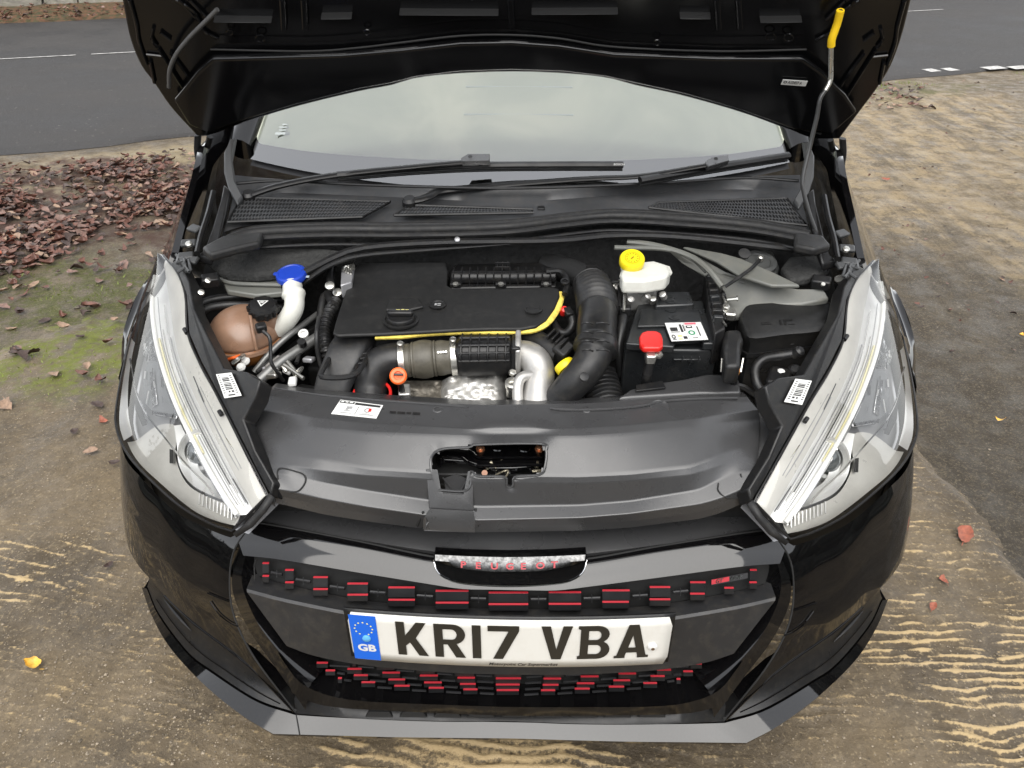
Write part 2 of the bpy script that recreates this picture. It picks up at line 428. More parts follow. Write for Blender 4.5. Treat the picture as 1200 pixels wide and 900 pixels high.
# the road edge stays level
def road_y(x): return 4.2 + (x + 3.61)*.36
dr = GY - road_y(GX); GZ = np.where(dr > -.25, np.minimum(GZ, -.015), GZ)
n1, n2 = GX.shape
V = np.stack([GX, GY, GZ], -1).reshape(-1, 3).tolist()
F = [[i*n2+j, (i+1)*n2+j, (i+1)*n2+j+1, i*n2+j+1] for i in range(n1-1) for j in range(n2-1)]
ground = mesh('ground', V, F, GROUNDM, smooth=180); ground['kind'] = 'structure'

# ---- tamped concrete drive under the car: real ridges
def slab_edge_r(y): return 1.22 + .05*y + .06*math.sin(y*2.3+1) 
step = .009; ystep = .004
ax = np.arange(-2.15, 1.5, step); ay = np.arange(-1.6, 2.2, ystep)
AX, AY = np.meshgrid(ax, ay, indexing='ij')
wr = fbm(AX*2.2, AY*2.2, 11); wr2 = fbm(AX*9, AY*9, 12, 3)
ph = (AY + np.where(AX < 0, .22, .02)*AX + .085*wr + .040*wr2)/.0225
saw = ph - np.floor(ph); rid = np.clip(1-abs(saw-.45)/.27, 0, 1)
lane = .50*vnoise(AX*4.6, np.floor(ph)*3.7+AX*0, 5) + .50*vnoise(AX*19, np.floor(ph)*5.3+AX*0, 6)          # each ridge breaks off and starts again
patch = fbm(AX*1.4+9, AY*1.4+4, 21)
amp = np.clip((lane-.28)*3.2, 0, 1)*np.clip((patch-.28)*4, .4, 1)
amp = amp*np.clip((1.5-AY)/.6, .10, 1)*np.where(AX < -.35, np.clip((.80-AY)/.3, .06, 1), 1)
grit = fbm(AX*60, AY*60, 31, 3); coarse = fbm(AX*14, AY*14, 41, 4)
H = rid*amp
AZ = .010 + H*.006 + (grit-.5)*.005 + (coarse-.5)*.008
edge = np.array([slab_edge_r(y) for y in ay])[None, :] + (fbm(AX*3+7, AY*5+3, 51)-.5)*.10
AZ -= .030*np.clip((AX-edge)/.05, 0, 1)
ledge = -1.75 + (fbm(AX*2+3, AY*2+8, 52)-.5)*.5
AZ -= .035*np.clip((ledge-AX)/.3, 0, 1); AZ -= .04*np.clip((AY-1.75+(coarse-.5)*.4)/.35, 0, 1)
n1, n2 = AX.shape
I = np.arange(n1*n2).reshape(n1, n2)
quads = np.stack([I[:-1,:-1], I[1:,:-1], I[1:,1:], I[:-1,1:]], -1).reshape(-1, 4)
me = bpy.data.meshes.new('concrete_drive')
me.vertices.add(n1*n2); me.vertices.foreach_set('co', np.stack([AX, AY, AZ], -1).astype(np.float32).ravel())
me.loops.add(quads.size); me.loops.foreach_set('vertex_index', quads.astype(np.int32).ravel())
me.polygons.add(len(quads)); me.polygons.foreach_set('loop_start', np.arange(0, quads.size, 4, dtype=np.int32))
me.update(calc_edges=True)
at = me.attributes.new('worn', 'FLOAT', 'POINT')
at.data.foreach_set('value', np.clip(H*.9 + np.clip((grit-.55)*2.2, 0, .5)*amp + np.clip((patch-.52)*1.5, 0, .35)*np.clip((1.2-AY), 0, 1), 0, 1).astype(np.float32).ravel())
t = NT('tamped concrete')
c, fine, mid, vo = dirt_colour(t)
an = t.N.new('ShaderNodeAttribute'); an.attribute_name = 'worn'
grey = t.mix(t.mr(t.noise(2.1, 7, .65), .35, .65), (.070,.055,.038), (.155,.122,.082))
grey = t.mix(t.mr(fine, .5, .75, 0, .55), grey, (.30,.245,.17))
grey = t.mix(t.mr(t.noise(110, 4, .6), .56, .7, 0, .6), grey, (.36,.30,.21))
grey = t.mix(t.mr(t.noise(85, 4, .6), .42, .30, 0, .6), grey, (.05,.042,.032))
c = t.mix(t.mr(t.math('ADD', an.outputs['Fac'], t.math('MULTIPLY', t.math('SUBTRACT', t.noise(120, 5, .7), .5), 1.1)), .22, .58, 0, .95), grey, t.mix(fine, (.40,.30,.17), (.60,.48,.30)))
mo = t.math('MULTIPLY', t.math('MULTIPLY', t.blob((-1.8, 1.8), .50, .55, 20, .9, 3.5), t.mr(mid, .40, .54)), t.mr(fine, .34, .52))
c = t.mix(mo, c, t.mix(fine, (.035,.05,.008), (.19,.22,.022)))
t.col(c); t.rough(t.mr(mid, .35, .65, .5, .9)); t.bump(t.math('ADD', fine, t.noise(140, 3, .6)), .55, .006)
drive = link(me, 'concrete_drive', t.m, smooth=180); drive['kind'] = 'structure'

# ---- road
t = NT('asphalt')
n1 = t.noise(150, 4, .7); n2 = t.noise(1.1, 6, .6); n3 = t.noise(60, 3, .5)
c = t.mix(t.mr(n2, .35, .65), (.027,.0255,.025), (.045,.042,.040))
c = t.mix(t.mr(n1, .5, .72, 0, .7), c, (.096,.091,.086)); c = t.mix(t.mr(n3, .40, .30, 0, .6), c, (.035,.034,.035))
c = t.mix(t.mr(t.noise(44, 2, .4), .72, .76, 0, .6), c, (.26,.24,.21))
t.L.new(c, t.b.inputs['Base Color']); t.rough(t.mr(n2, .3, .7, .65, .9)); t.bump(t.math('ADD', n1, n3), .9, .012); t.b.inputs['Specular IOR Level'].default_value = .3
dx = Vector((1, .36, 0)).normalized(); nx = Vector((-dx.y, dx.x, 0))
near0 = Vector((-3.61, 4.2, 0)); RW = 6.7
rows = []
ss = np.linspace(-40, 60, 401)
for k, off in enumerate([0, .12, .5, 2, 4, RW]):
    rows.append([near0 + dx*float(s) + nx*(off + (.10*(float(vnoise(np.array([s*1.7]), np.array([2.0]), 9)[0])-.5) + .05*math.sin(s*.9) if k == 0 else 0)) + Vector((0,0, -.012 if k == 0 else .006 + .012*min(off, RW-off)/3)) for s in ss])
road = loft('road', rows, t.m, smooth=180); road['kind'] = 'structure'
def rz(off): return .006 + .012*min(off, RW-off)/3
WHITELINE = mat('worn road paint', (.40,.39,.37), .8, var=.5, vscale=30, dust=(.06,.056,.053), dscale=22, damount=1.0)
def mark(s0, s1, off, w):
    rr = [[near0 + dx*s + nx*o + Vector((0,0,rz(o)+.004)) for s in np.linspace(s0, s1, 4)] for o in (off, off+w)]
    o = loft('road_marking', [[Vector(p) for p in r] for r in rr], WHITELINE, road, smooth=0); return o
for k in range(-12, 12): mark(-8 + k*1.65, -8 + k*1.65 + 1.5, 3.7, .035)
def soff(u, v):
    p = G(u, v) - near0; return p.dot(dx), p.dot(nx)
for u0, u1, v in ((1089,1105,85),(1111,1127,84),(1156,1185,82),(1187,1215,81.5),(1222,1250,80)):
    a, o1 = soff(u0, v); b, o2 = soff(u1, v); mark(a, b, (o1+o2)/2, .13)

# ---- far verge and stone wall across the road
t = NT('leafy verge'); c, fine, mid, vo = dirt_colour(t)
c = t.mix(t.mr(t.noise(16, 8, .7), .4, .6), (.05,.055,.02), (.16,.075,.04)); t.col(c); t.rough(.9); t.bump(fine, 1.0, .03)
vr = []
for off, z in ((RW-.05, .0), (RW+.12, .05), (RW+.5, .12), (RW+1.0, .16)):
    vr.append([near0 + dx*float(s) + nx*(off + .06*math.sin(s*3.1)*(off < RW+.2)) + Vector((0,0,z + .03*mnoise.noise(Vector((s*2, off*3, 0))))) for s in np.linspace(-14, 30, 300)])
verge = loft('verge', vr, t.m, smooth=180); verge['kind'] = 'structure'
STONE = mat('wall stone', (.17,.155,.13), .85, var=.45, vscale=5, bump=.6, bscale=40, dust=(.09,.11,.05), dscale=6, damount=.7)
wall = thing('stone_wall', 'low rough grey stone wall along the far side of the road', 'wall', near0 + dx*0 + nx*(RW+.95))
rng = random.Random(4)
core = box('wall_core', Vector((2, 0, .5)), (32, .34, 1.0), mat('wall mortar', (.07,.065,.055), .9), None, bev=0)
core.parent = wall; core.rotation_euler.z = math.atan2(dx.y, dx.x)
sm = []
for q in range(5):
    vf = boxVF((0,0,0), (1,1,1)); bm = bmesh.new(); vs_ = [bm.verts.new(p) for p in vf[0]]
    for f in vf[1]: bm.faces.new([vs_[i] for i in f])
    bmesh.ops.recalc_face_normals(bm, faces=bm.faces); bmesh.ops.bevel(bm, geom=bm.edges[:], offset=.14, segments=1, affect='EDGES')
    for v in bm.verts: v.co += Vector((rng.uniform(-.06,.06), rng.uniform(-.08,.08), rng.uniform(-.06,.06)))
    m_ = bpy.data.meshes.new('stone'); bm.to_mesh(m_); bm.free(); m_.materials.append(STONE); sm.append(m_)
ang = math.atan2(dx.y, dx.x)
for crs in range(5):
    s = -6.0 + rng.random()*.4; zz = .10 + crs*.19
    while s < 5.5:
        w = rng.uniform(.28, .62); o = bpy.data.objects.new('stone', rng.choice(sm)); COL.objects.link(o); o.parent = wall
        lp = dx*(s+w/2) + nx*(-.17); o.location = (lp.x, lp.y, zz + .09 + rng.uniform(-.008,.008)); o.scale = (w*.97, .16, .185)
        o.rotation_euler = (0, 0, ang + rng.uniform(-.03,.03)); s += w
# ---- fallen leaves
LEAFC = {'russet': (.105,.042,.027), 'dark brown': (.045,.026,.020), 'tan': (.23,.15,.10), 'pinkish brown': (.16,.095,.074), 'yellow': (.62,.36,.05), 'orange red': (.26,.075,.04)}
LM = {k: mat('leaf ' + k, v, .55, var=.4, vscale=60, bump=.2, bscale=200) for k, v in LEAFC.items()}
def leaf_mesh(seed, mname, L=.075, Wd=.05, curl=.5):
    rg = random.Random(seed); V = []; F = []; n = 9
    c1, c2 = rg.uniform(-curl, curl), rg.uniform(-.2, curl)
    for i in range(n):
        s = i/(n-1); w = Wd*.5*math.sin(math.pi*min(1, s*.95+.03))**.75*(1 + .16*rg.uniform(-1, 1)*(0 < i < n-1)) + .001
        yc = (s-.5)*L; bx = c1*.04*math.sin(s*2.4)
        zc = c2*.03*(2*s-1)**2*L/.075
        for q in (-1, -.5, 0, .5, 1):
            V.append((q*w + bx, yc - abs(q)*.004, zc + abs(q)**1.5*w*(.5+.4*c1) + .002*rg.uniform(-1, 1)))
    for i in range(n-1):
        for q in range(4): F.append([i*5+q, i*5+q+1, (i+1)*5+q+1, (i+1)*5+q])
    b = len(V)    # stalk
    V += [(-.0012,-L*.5,.0), (.0012,-L*.5,.0), (.0018,-L*.78,.004), (-.0004,-L*.78,.004)]; F.append([b, b+1, b+2, b+3])
    me = bpy.data.meshes.new('leaf'); me.from_pydata(V, [], F); me.update(); me.materials.append(LM[mname]); me.shade_smooth(); return me
LME = {k: [leaf_mesh(list(LEAFC).index(k)*13 + i, k, random.uniform(.05,.075), random.uniform(.03,.05), .9) for i in range(4)] for k in LEAFC}
def leaf(kind, p, lab, group=None, sc=1.0, name='fallen_leaf', mesh_i=None):
    me = LME[kind][random.randrange(4) if mesh_i is None else mesh_i]
    o = bpy.data.objects.new(name, me); COL.objects.link(o)
    o.location = p; o.rotation_euler = (random.uniform(-.25,.25), random.uniform(-.25,.25), random.uniform(0, 6.28)); o.scale = (sc,)*3
    o['label'] = lab; o['category'] = 'leaf'
    if group: o['group'] = group
    return o
def gz(x, y):
    if -2.1 < x < 1.4 and -1.55 < y < 2.1:
        i = int((x-ax[0])/step); j = int((y-ay[0])/ystep); return max(float(AZ[i, j]), float(AZ[min(n1_-1, i+2), j]))
    i = np.searchsorted(gx, x); j = np.searchsorted(gy, y); return float(max(GZ[i, j], GZ[i-1, j-1]))
n1_ = AX.shape[0]
def onground(u, v, up=.006):
    p = G(u, v); p.z = gz(p.x, p.y) + up; return p
def one(kind, u, v, lab, sc=1.0, up=.008, rot=None, mi=None):
    o = leaf(kind, onground(u, v, up), lab, None, sc, mesh_i=mi)
    if rot is not None: o.rotation_euler = (.1, .12, rot)
    return o
one('yellow', 40, 788, 'yellow birch leaf lying alone on the ribbed concrete drive', .8, rot=1.4, mi=1)
one('orange red', 1131, 632, 'long red brown leaf at the edge of concrete and mud', 1.1, rot=-.7, mi=0)
one('orange red', 1107, 685, 'tiny orange leaf scrap on the concrete beside the bumper corner', .35)
one('orange red', 1092, 717, 'small red orange leaf scrap on ridged concrete below the tiny orange one', .45)
one('orange red', 117, 499, 'small orange red leaf on bare ground by the headlight', .6)
one('tan', 108, 535, 'pale grey tan leaf on the ground below the orange leaf', .7)
one('tan', 14, 478, 'pale tan leaf on the moss edge', .9)
one('dark brown', 115, 482, 'dark curled leaf beside the small orange red leaf', .9)
one('tan', 70, 443, 'tan leaf on the mossy ground', .8)
one('yellow', 1172, 492, 'small yellow leaf on the wet mud', .5)
one('orange red', 1035, 213, 'orange leaf alone on the scraped tan earth', .7)
one('yellow', 1195, 395, 'yellow leaf scrap on the brown mud track', .5)
one('dark brown', 128, 668, 'dark twig like leaf scrap on the concrete', .5)
one('dark brown', 1092, 128, 'dark leaf on the tan earth below the grass tuft', .9)
# litter bed: the biggest 260 are single leaves, the rest one mass
cand = []
rg = random.Random(21)
while len(cand) < 5200:
    x = rg.uniform(-5.2, -1.25); y = rg.uniform(1.5, 5.2)
    a = (x + 2.95)*.95 + (y-3.2)*.3; b = -(x+2.95)*.3 + (y-3.2)*.95
    d = math.hypot(a/1.9, b/.85)
    if rg.random() > math.exp(-d*d*1.2)*1.15: continue
    if y > road_y(x) - .35: continue
    n = mnoise.noise(Vector((x*1.8, y*1.8, 3)))
    if n < .02 and rg.random() < .8: continue
    cand.append((x, y))
for k in range(45):       # strays
    cand.append((rg.uniform(-2.2, -1.05), rg.uniform(.9, 2.6)))
def weight(k): return rg.choices(list(LEAFC), [.33,.32,.13,.215,.002,.003])[0]
cc = CAMLOC
cand.sort(key=lambda p: (p[0]-cc.x)**2 + (p[1]-cc.y)**2)
vis = []; rest = []
inv = CM.inverted()
for x, y in cand:
    q = inv @ (Vector((x, y, .02)) - CAMLOC); u = 600 + FPX*q.x/-q.z; v = 450 - FPX*q.y/-q.z
    (vis if (0 < u < 235 and v > 0 and len(vis) < 270) else rest).append((x, y))
pilez = lambda x, y: gz(x, y) + .006
for x, y in vis:
    k = weight(0)
    leaf(k, (x, y, pilez(x, y) + rg.random()*.012), f'{k} fallen leaf in the leaf litter between car and road', f'{k} leaves in the litter beside the car', rg.uniform(.55, 1.05))
V = []; F = []; mi = []; keys = list(LEAFC)
def add_leaf(x, y, z, sc):
    k = weight(0); me = rg.choice(LME[k]); M = Matrix.Translation((x, y, z)) @ Matrix.Rotation(rg.uniform(0,6.28),4,'Z') @ Matrix.Rotation(rg.uniform(-.4,.4),4,'X') @ Matrix.Rotation(rg.uniform(-.4,.4),4,'Y') @ Matrix.Scale(sc,4)
    b = len(V); V.extend([tuple(M @ v.co) for v in me.vertices])
    for p in me.polygons: F.append([i+b for i in p.vertices]); mi.append(keys.index(k))
for x, y in rest: add_leaf(x, y, pilez(x, y) + rg.random()*.02, rg.uniform(.5, 1.0))
def leafmass(name, lab):
    me = bpy.data.meshes.new(name); me.from_pydata(V, [], F); me.update()
    for k in keys: me.materials.append(LM[k])
    me.polygons.foreach_set('material_index', mi); me.shade_smooth()
    o = bpy.data.objects.new(name, me); COL.objects.link(o); o['kind'] = 'stuff'; o['label'] = lab; o['category'] = 'leaf litter'; return o
leafmass('leaf_litter', 'bed of wet brown fallen leaves beside the road')
V, F, mi = [], [], []
for k in range(900):
    s = rg.uniform(-6, 5); o_ = RW + rg.random()**1.5*.75 - .08; p = near0 + dx*s + nx*o_; add_leaf(p.x, p.y, .05 + .11*max(0, min(1, o_-RW)) + rg.random()*.03, rg.uniform(.7, 1.2))
leafmass('verge_leaves', 'strip of brown leaves at the foot of the stone wall')
V, F, mi = [], [], []
for k in range(60):
    p = G(rg.uniform(1015, 1085), rg.uniform(100, 128)); add_leaf(p.x, p.y, gz(p.x, p.y) + .008, rg.uniform(.5, 1.0))
for k in range(90):
    p = G(rg.uniform(1000, 1200), rg.uniform(95, 420)); add_leaf(p.x, p.y, gz(p.x, p.y) + .006, rg.uniform(.2, .5))
leafmass('leaf_scraps', 'scattered dark leaf scraps on the tan earth by the road')
# grass tufts where earth meets road
GRASS = mat('grass blade', (.17,.22,.03), .6, var=.4, vscale=20)
V = []; F = []
for k in range(2300):
    if k < 1200:
        s = rg.uniform(6.6, 9.6); p = near0 + dx*s + nx*(-rg.random()**1.6*.35 - .03)
        if mnoise.noise(Vector((s*2.6, 0, 9))) < .12: continue
    else:
        p = Vector((rg.gauss(-1.95, .38), rg.gauss(2.0, .38), 0))
        if mnoise.noise(p*3) < .1: continue
    h = rg.uniform(.01, .035) if k < 1200 else rg.uniform(.008, .02); a = rg.uniform(0, 6.28); w = .003; lx, ly = rg.gauss(0, h*.5), rg.gauss(0, h*.5)
    z0 = gz(p.x, p.y) - .004; b = len(V)
    V += [(p.x-w*math.cos(a), p.y-w*math.sin(a), z0), (p.x+w*math.cos(a), p.y+w*math.sin(a), z0), (p.x+lx, p.y+ly, z0+h)]; F.append([b, b+1, b+2])
gr = mesh('grass', V, F, GRASS, smooth=0); gr['kind'] = 'stuff'; gr['label'] = 'sparse moss and grass tufts at the edges of the earth'; gr['category'] = 'grass'
# pebbles and grit pressed into the drive
PEB = mat('pebble', (.23,.19,.14), .8, var=.7, vscale=30)
V = []; F = []
ico = [Vector(p) for p in ((1,0,0),(-1,0,0),(0,1,0),(0,-1,0),(0,0,1),(0,0,-1))]; icf = [[0,2,4],[2,1,4],[1,3,4],[3,0,4],[2,0,5],[1,2,5],[3,1,5],[0,3,5]]
for k in range(5200):
    if k % 3: u, v = rg.uniform(0, 330), rg.uniform(330, 900)
    else: u, v = rg.uniform(880, 1200), rg.uniform(90, 900)
    p = G(u, v); r = rg.uniform(.0008, .0026)*(1.8 if rg.random() < .06 else 1); b = len(V); z0 = gz(p.x, p.y)
    M = Matrix.Rotation(rg.uniform(0,6.28), 3, 'Z')
    V += [Vector((p.x, p.y, z0 + r*.2)) + M @ Vector((q.x*r*rg.uniform(.7,1.4), q.y*r, q.z*r*.7)) for q in ico]; F += [[i+b for i in f] for f in icf]
pb = mesh('grit', V, F, PEB, smooth=0); pb['kind'] = 'stuff'; pb['label'] = 'loose grit and small stones on the drive'; pb['category'] = 'gravel'

# ---- hedge behind the photographer (seen in the paint): stems and leaf mass
hedge = thing('hedge', 'tall dark evergreen hedge round the end of the drive behind the photographer', 'hedge', (0, -5, 0))
HLEAF = mat('hedge leaf', (.014,.019,.008), .5, var=.5, vscale=3)
pts = [(-6.5,.8),(-6.2,-3.4),(-4.6,-5.0),(0,-5.4),(4.6,-5.0),(6.2,-3.4),(6.5,.8)]
hp = cr([(a, b, 0) for a, b in pts], 70)
rows = []
for p in hp:
    nrm = (Vector((0, .5, 0)) - p).normalized(); col_ = []
    for k in range(16):
        z = 2.9*k/15; n = mnoise.noise(Vector((p.x*.9, p.y*.9, z*.9)))*.35 + mnoise.noise(Vector((p.x*3, p.y*3, z*3)))*.15
        top = .9*mnoise.noise(Vector((p.x*.6, p.y*.6, 4))) - (1.2 if p.x < -1.5 else 0)
        col_.append(p + nrm*(n - .02*z) + Vector((0, 5, z*(1 + top*.25) - .05)))
    rows.append(col_)
loft('hedge_body', rows, HLEAF, hedge, smooth=0, solid=.8)
V = []; F = []
for k in range(16000):
    p = hp[rg.randrange(70)].lerp(hp[rg.randrange(70)], 0) ; i = rg.randrange(69); p = hp[i].lerp(hp[i+1], rg.random()); j = rg.random()*15
    q = rows[i][min(15, int(j))] + Vector((rg.gauss(0,.10), rg.gauss(0,.10), rg.uniform(-.15,.3)))
    a = Vector((rg.uniform(-1,1), rg.uniform(-1,1), rg.uniform(-1,1))).normalized()*.09; b_ = a.orthogonal().normalized()*.04; b = len(V)
    V += [q, q + a*.5 + b_, q + a, q + a*.5 - b_]; F.append([b, b+1, b+2, b+3])
hf = mesh('hedge_leaves', V, F, HLEAF, hedge, smooth=0); hf['kind'] = 'stuff'
for i in range(0, 70, 3):
    p = hp[i] + Vector((0, 5, 0)); tube('stem', [p, p + Vector((.1,0,1.5)), p + Vector((0,.1,2.4))], .06, mat('hedge stem', (.06,.045,.03), .8), hedge, n=6, sides=8)
# ================================================================== THE CAR: outside
CAR = thing('hatchback_car', 'black hatchback car with raised bonnet and open engine bay', 'car')
def tab(px, f=BP): return sorted([(p.x, p.z) for p in (f(*q) for q in px)])
# ---- bumper sides
seam = [BP(*q) for q in ((298,610),(273,645),(268,690),(276,730),(300,775),(345,834))]
seamZ = sorted([(p.z, p.x) for p in seam])
zb_t = tab(((345,834),(287,776),(225,728),(192,697),(172,674)))
zt_t = tab(((298,610),(270,630),(215,606),(162,556),(142,520)))
XO = -.876
rows = []
for j in range(29):
    tt = j/28; row = []
    for i in range(64):
        a = i/63; a = 1-(1-a)**1.5
        zm = .42; x = itp(seamZ, zm)*(1-a) + XO*a
        for k in range(3):
            z = itp(zb_t, x)*(1-tt) + itp(zt_t, x)*tt; x = itp(seamZ, z)*(1-a) + XO*a
        row.append(Vector((x, ysurf(x, z), z)))
    rows.append(row)
# fold of the lower edge inwards
rows.insert(0, [p + Vector((.012, .03, -.004)) for p in rows[0]])
cheek = loft('bumper_side', rows, PAINT, CAR, smooth=50); 
crease = [BP(*q, .0025) for q in ((243,695),(256,700.5),(268,705))]
tube('crease_line', crease, .0012, PAINT, cheek, n=8, sides=6)
crease = [BP(*q, .0025) for q in ((246,705),(256,719),(268,729),(279,734))]
tube('crease_line', crease, .0012, PAINT, cheek, n=10, sides=6)
sl = cr([p + Vector((.002, -.0005, 0)) for p in seam], 30)
tube('seam_gap', sl, .0016, DARK, cheek, n=30, sides=6)
cheekR = mirror(cheek)
# ---- top ledge between bonnet line and painted strip
def brow(px, off=0., n=61, sm=True): 
    P = [BP(u, v, off) for u, v in px]; return cr(P, n) if sm else lin(P, n)
def sym(px):     # left half + centre given in pixels -> full row, mirrored in the world about the car's axis
    return px
def symrow(px, off=0., n=61, dz=0., dy=0.):
    P = [BP(u, v, off) for u, v in px]; P = [p for p in P if p.x < -.004]
    Q = [Vector((-p.x, p.y, p.z)) for p in P[::-1]]
    return [p + Vector((0, dy, dz)) for p in cr(P + Q, n)]
top0 = symrow([(322,596),(400,608),(500,620),(560,622)], -.03)
top1 = symrow([(303,610),(400,629),(500,645),(560,650)], -.008)
back = [p + Vector((0, .12, -.012)) for p in top0]
ledge_o = loft('bumper_ledge', [back, top0, top1, [p + Vector((0,.004,-.02)) for p in top1]], COVER, CAR, smooth=40)
for u, v in ((402,603),(474,614),(720,614),(792,605),(640,618)):
    p = BP(u, v, -.032); box('locating_tab', p + Vector((0,.0,.008)), (.004,.012,.022), SATIN, ledge_o, bev=.001)
# ---- painted strip above the grille
s_top = symrow([(299,612),(330,617),(420,634),(500,651),(540,655),(575,656)], .0)
s_mid = symrow([(280,636),(330,640),(420,655),(500,671),(540,675),(575,676)], .007)
s_bot = symrow([(285,651),(330,656),(420,671),(500,684),(540,690),(575,691)], .014)
s_in = [p + Vector((0,.03,.004)) for p in s_bot]
s_back = [p + Vector((0,.02,-.012)) for p in s_top]
strip = loft('bumper_strip', [s_back, s_top, cr([s_top[0], s_top[0].lerp(s_mid[0], .5), s_mid[0]], 3) and [a.lerp(b, .45) + Vector((0,-.004,.003)) for a, b in zip(s_top, s_mid)], s_mid, s_bot, s_in], PAINT, CAR, smooth=60)
tube('edge_line', cr([p + Vector((0,-.001,.001)) for p in s_top], 61), .0018, DARK, strip, n=61, sides=6)
# ---- badge strip with the maker's name
bz0 = [BP(u, v, .017) for u, v in ((508,654),(512,670),(526,681),(552,686),(597,688),(644,686),(670,681),(683,670),(688,654))]
bz1 = [BP(u, v, .034) for u, v in ((509,651),(550,653.5),(597,654.5),(645,653.5),(687,651))]
poly = lin(bz1, 24) + cr(bz0, 30)[::-1]
badge = prism('badge_holder', poly, (0,.02,0), PAINT, CAR, bev=.001)
ctop = cr([BP(u, v, .036) for u, v in ((510,650),(552,652),(597,653),(643,652),(686,650))], 30)
cmid = cr([BP(u, v, .036) for u, v in ((510,657),(552,660),(597,661),(643,660),(685,657))], 30)
cbot = cr([BP(u, v, .031) for u, v in ((514,660),(552,668),(597,670),(643,668),(681,660))], 30)
CHS = mat('badge chrome', (.11,.11,.11), .25, metal=1.0, var=.7, vscale=160)
chs = loft('chrome_strip', [[p + Vector((0,.01,0)) for p in ctop], ctop, cmid, cbot, [p + Vector((0,.01,0)) for p in cbot]], CHS, badge, smooth=30)
tube('chrome_edge', [BP(u, v, .019) for u, v in ((508,656),(513,671),(530,681),(560,685),(597,686.5),(640,685),(668,681),(683,671),(688,656))], .0011, CHROME, badge, n=40, sides=6)
for i, ch in enumerate('PEUGEOT'):
    u0 = 540 + i*17.6; tv, tf = textVF(ch, 1, .03, 0, 'LEFT', 1.25)
    x0 = min(p.x for p in tv)
    def fm(x, y, u0=u0, x0=x0):
        uu = u0 + (x-x0)*10.5; k = (1-((uu-597)/57)**2)*2.2
        return BP(uu, 665.0 + k - y*10.5, .0385)
    flatmap('red_letter', [(tv, tf)], fm, REDLINE, badge)
# ---- grille recess
gb = []
for v_off, off in ((0, -.035), (1, -.04)):
    pass
g_top = [p + Vector((0,.028,.0)) for p in s_bot]
g_bot = symrow([(300,690),(340,700),(430,718),(520,726),(575,728)], -.035)
g_low = symrow([(330,770),(400,800),(480,815),(575,820)], -.05)
grec = loft('grille_back', [g_top, g_bot, g_low], DARK, CAR, smooth=40)
GBLK = mat('grille plastic', (.012,.012,.013), .35, rvar=.08)
gr_ = bpy.data.objects.new('radiator_grille', None); COL.objects.link(gr_); gr_.parent = CAR
def slat(u0, u1, v, red=True, off=-.002, h=9, hv=.45):
    k = 0.0
    def row(vv, o): return lin([BP(u0+1, vv, o), BP((u0+u1)/2, vv, o), BP(u1-1, vv, o)], 5)
    sl = (0)
    o = loft('grille_block', [row(v, off-.03), row(v, off), row(v+h, off-.002), row(v+h, off-.03)], GBLK, gr_, smooth=30)
    if red:
        a = row(v, off+.0012); b = row(v+hv, off+.0012); mesh_ = loft('red_line', [[p + Vector((0,.003,.0006)) for p in a], a, b, [p + Vector((0,.003,-.0004)) for p in b]], REDLINE, gr_, smooth=30)
U1 = [(306.5,316,660.5),(333,345,668.5),(366,385,677),(406,432,684.5),(454,487,689),(509.5,550,693),(571.6,620,695),(642,682,694.6),(705,739,692.5),(760.5,786.6,688.6),(808,828,683),(878,888,668.5)]
U2 = [(306.5,316,675.5),(333,345,683),(366,385,691),(406,432,697.6),(454,487,703.6),(509.5,550,707),(571.6,620,708.7),(642,682,708.4),(705,738,706),(760.5,786.6,703),(808,827,696.4),(848,861,689.5),(877.5,888,683)]
for u0, u1, v in U1: slat(u0, u1, v, h=11)
for u0, u1, v in U2: slat(u0, u1, v, h=7, off=.002)
# dark linking bars between the blocks
for a, b in zip(U1[:-2], U1[1:-1]):
    um0, um1 = a[1]+2, b[0]-2; vm = (a[2]+b[2])/2 + 7.5; dv = (b[2]-a[2])*.5
    P = [BP(um0, vm-dv*.3, -.004), BP(um1, vm+dv*.3, -.004)]
    tube('grille_link', P, .003, GBLK, gr_, n=4, sides=8)
    P = [BP((um0+um1)/2, vm-4, -.001), BP((um0+um1)/2, vm+5, -.001)]
    tube('grille_pin', P, .0008, GBLK, gr_, n=3, sides=6)
# trim emblem on the grille's right
eq = mapq([BP(833,686,.006), BP(876,677.5,.006), BP(876,671,.006), BP(833,679,.006)])
em = flatmap('trim_emblem', [rect(0,0,1,1)], eq, GBLK, gr_, solid=.002)
eq2 = mapq([BP(833,686,.0085), BP(876,677.5,.0085), BP(876,671,.0085), BP(833,679,.0085)])
flatmap('emblem_red', [rect(.02,.12,.50,.9)], eq2, REDLINE, gr_)
eq3 = mapq([BP(833,686,.010), BP(876,677.5,.010), BP(876,671,.010), BP(833,679,.010)])
tv, tf = textVF('GT', .9, .02, .3, 'LEFT', .16); flatmap('emblem_text', [([Vector((p.x+.12, p.y+.2, 0)) for p in tv], tf)], eq3, CHROME, gr_)
tv, tf = textVF('LINE', .8, .015, .3, 'LEFT', .19); flatmap('emblem_text', [([Vector((p.x+.54, p.y+.24, 0)) for p in tv], tf)], eq3, CHROME, gr_)
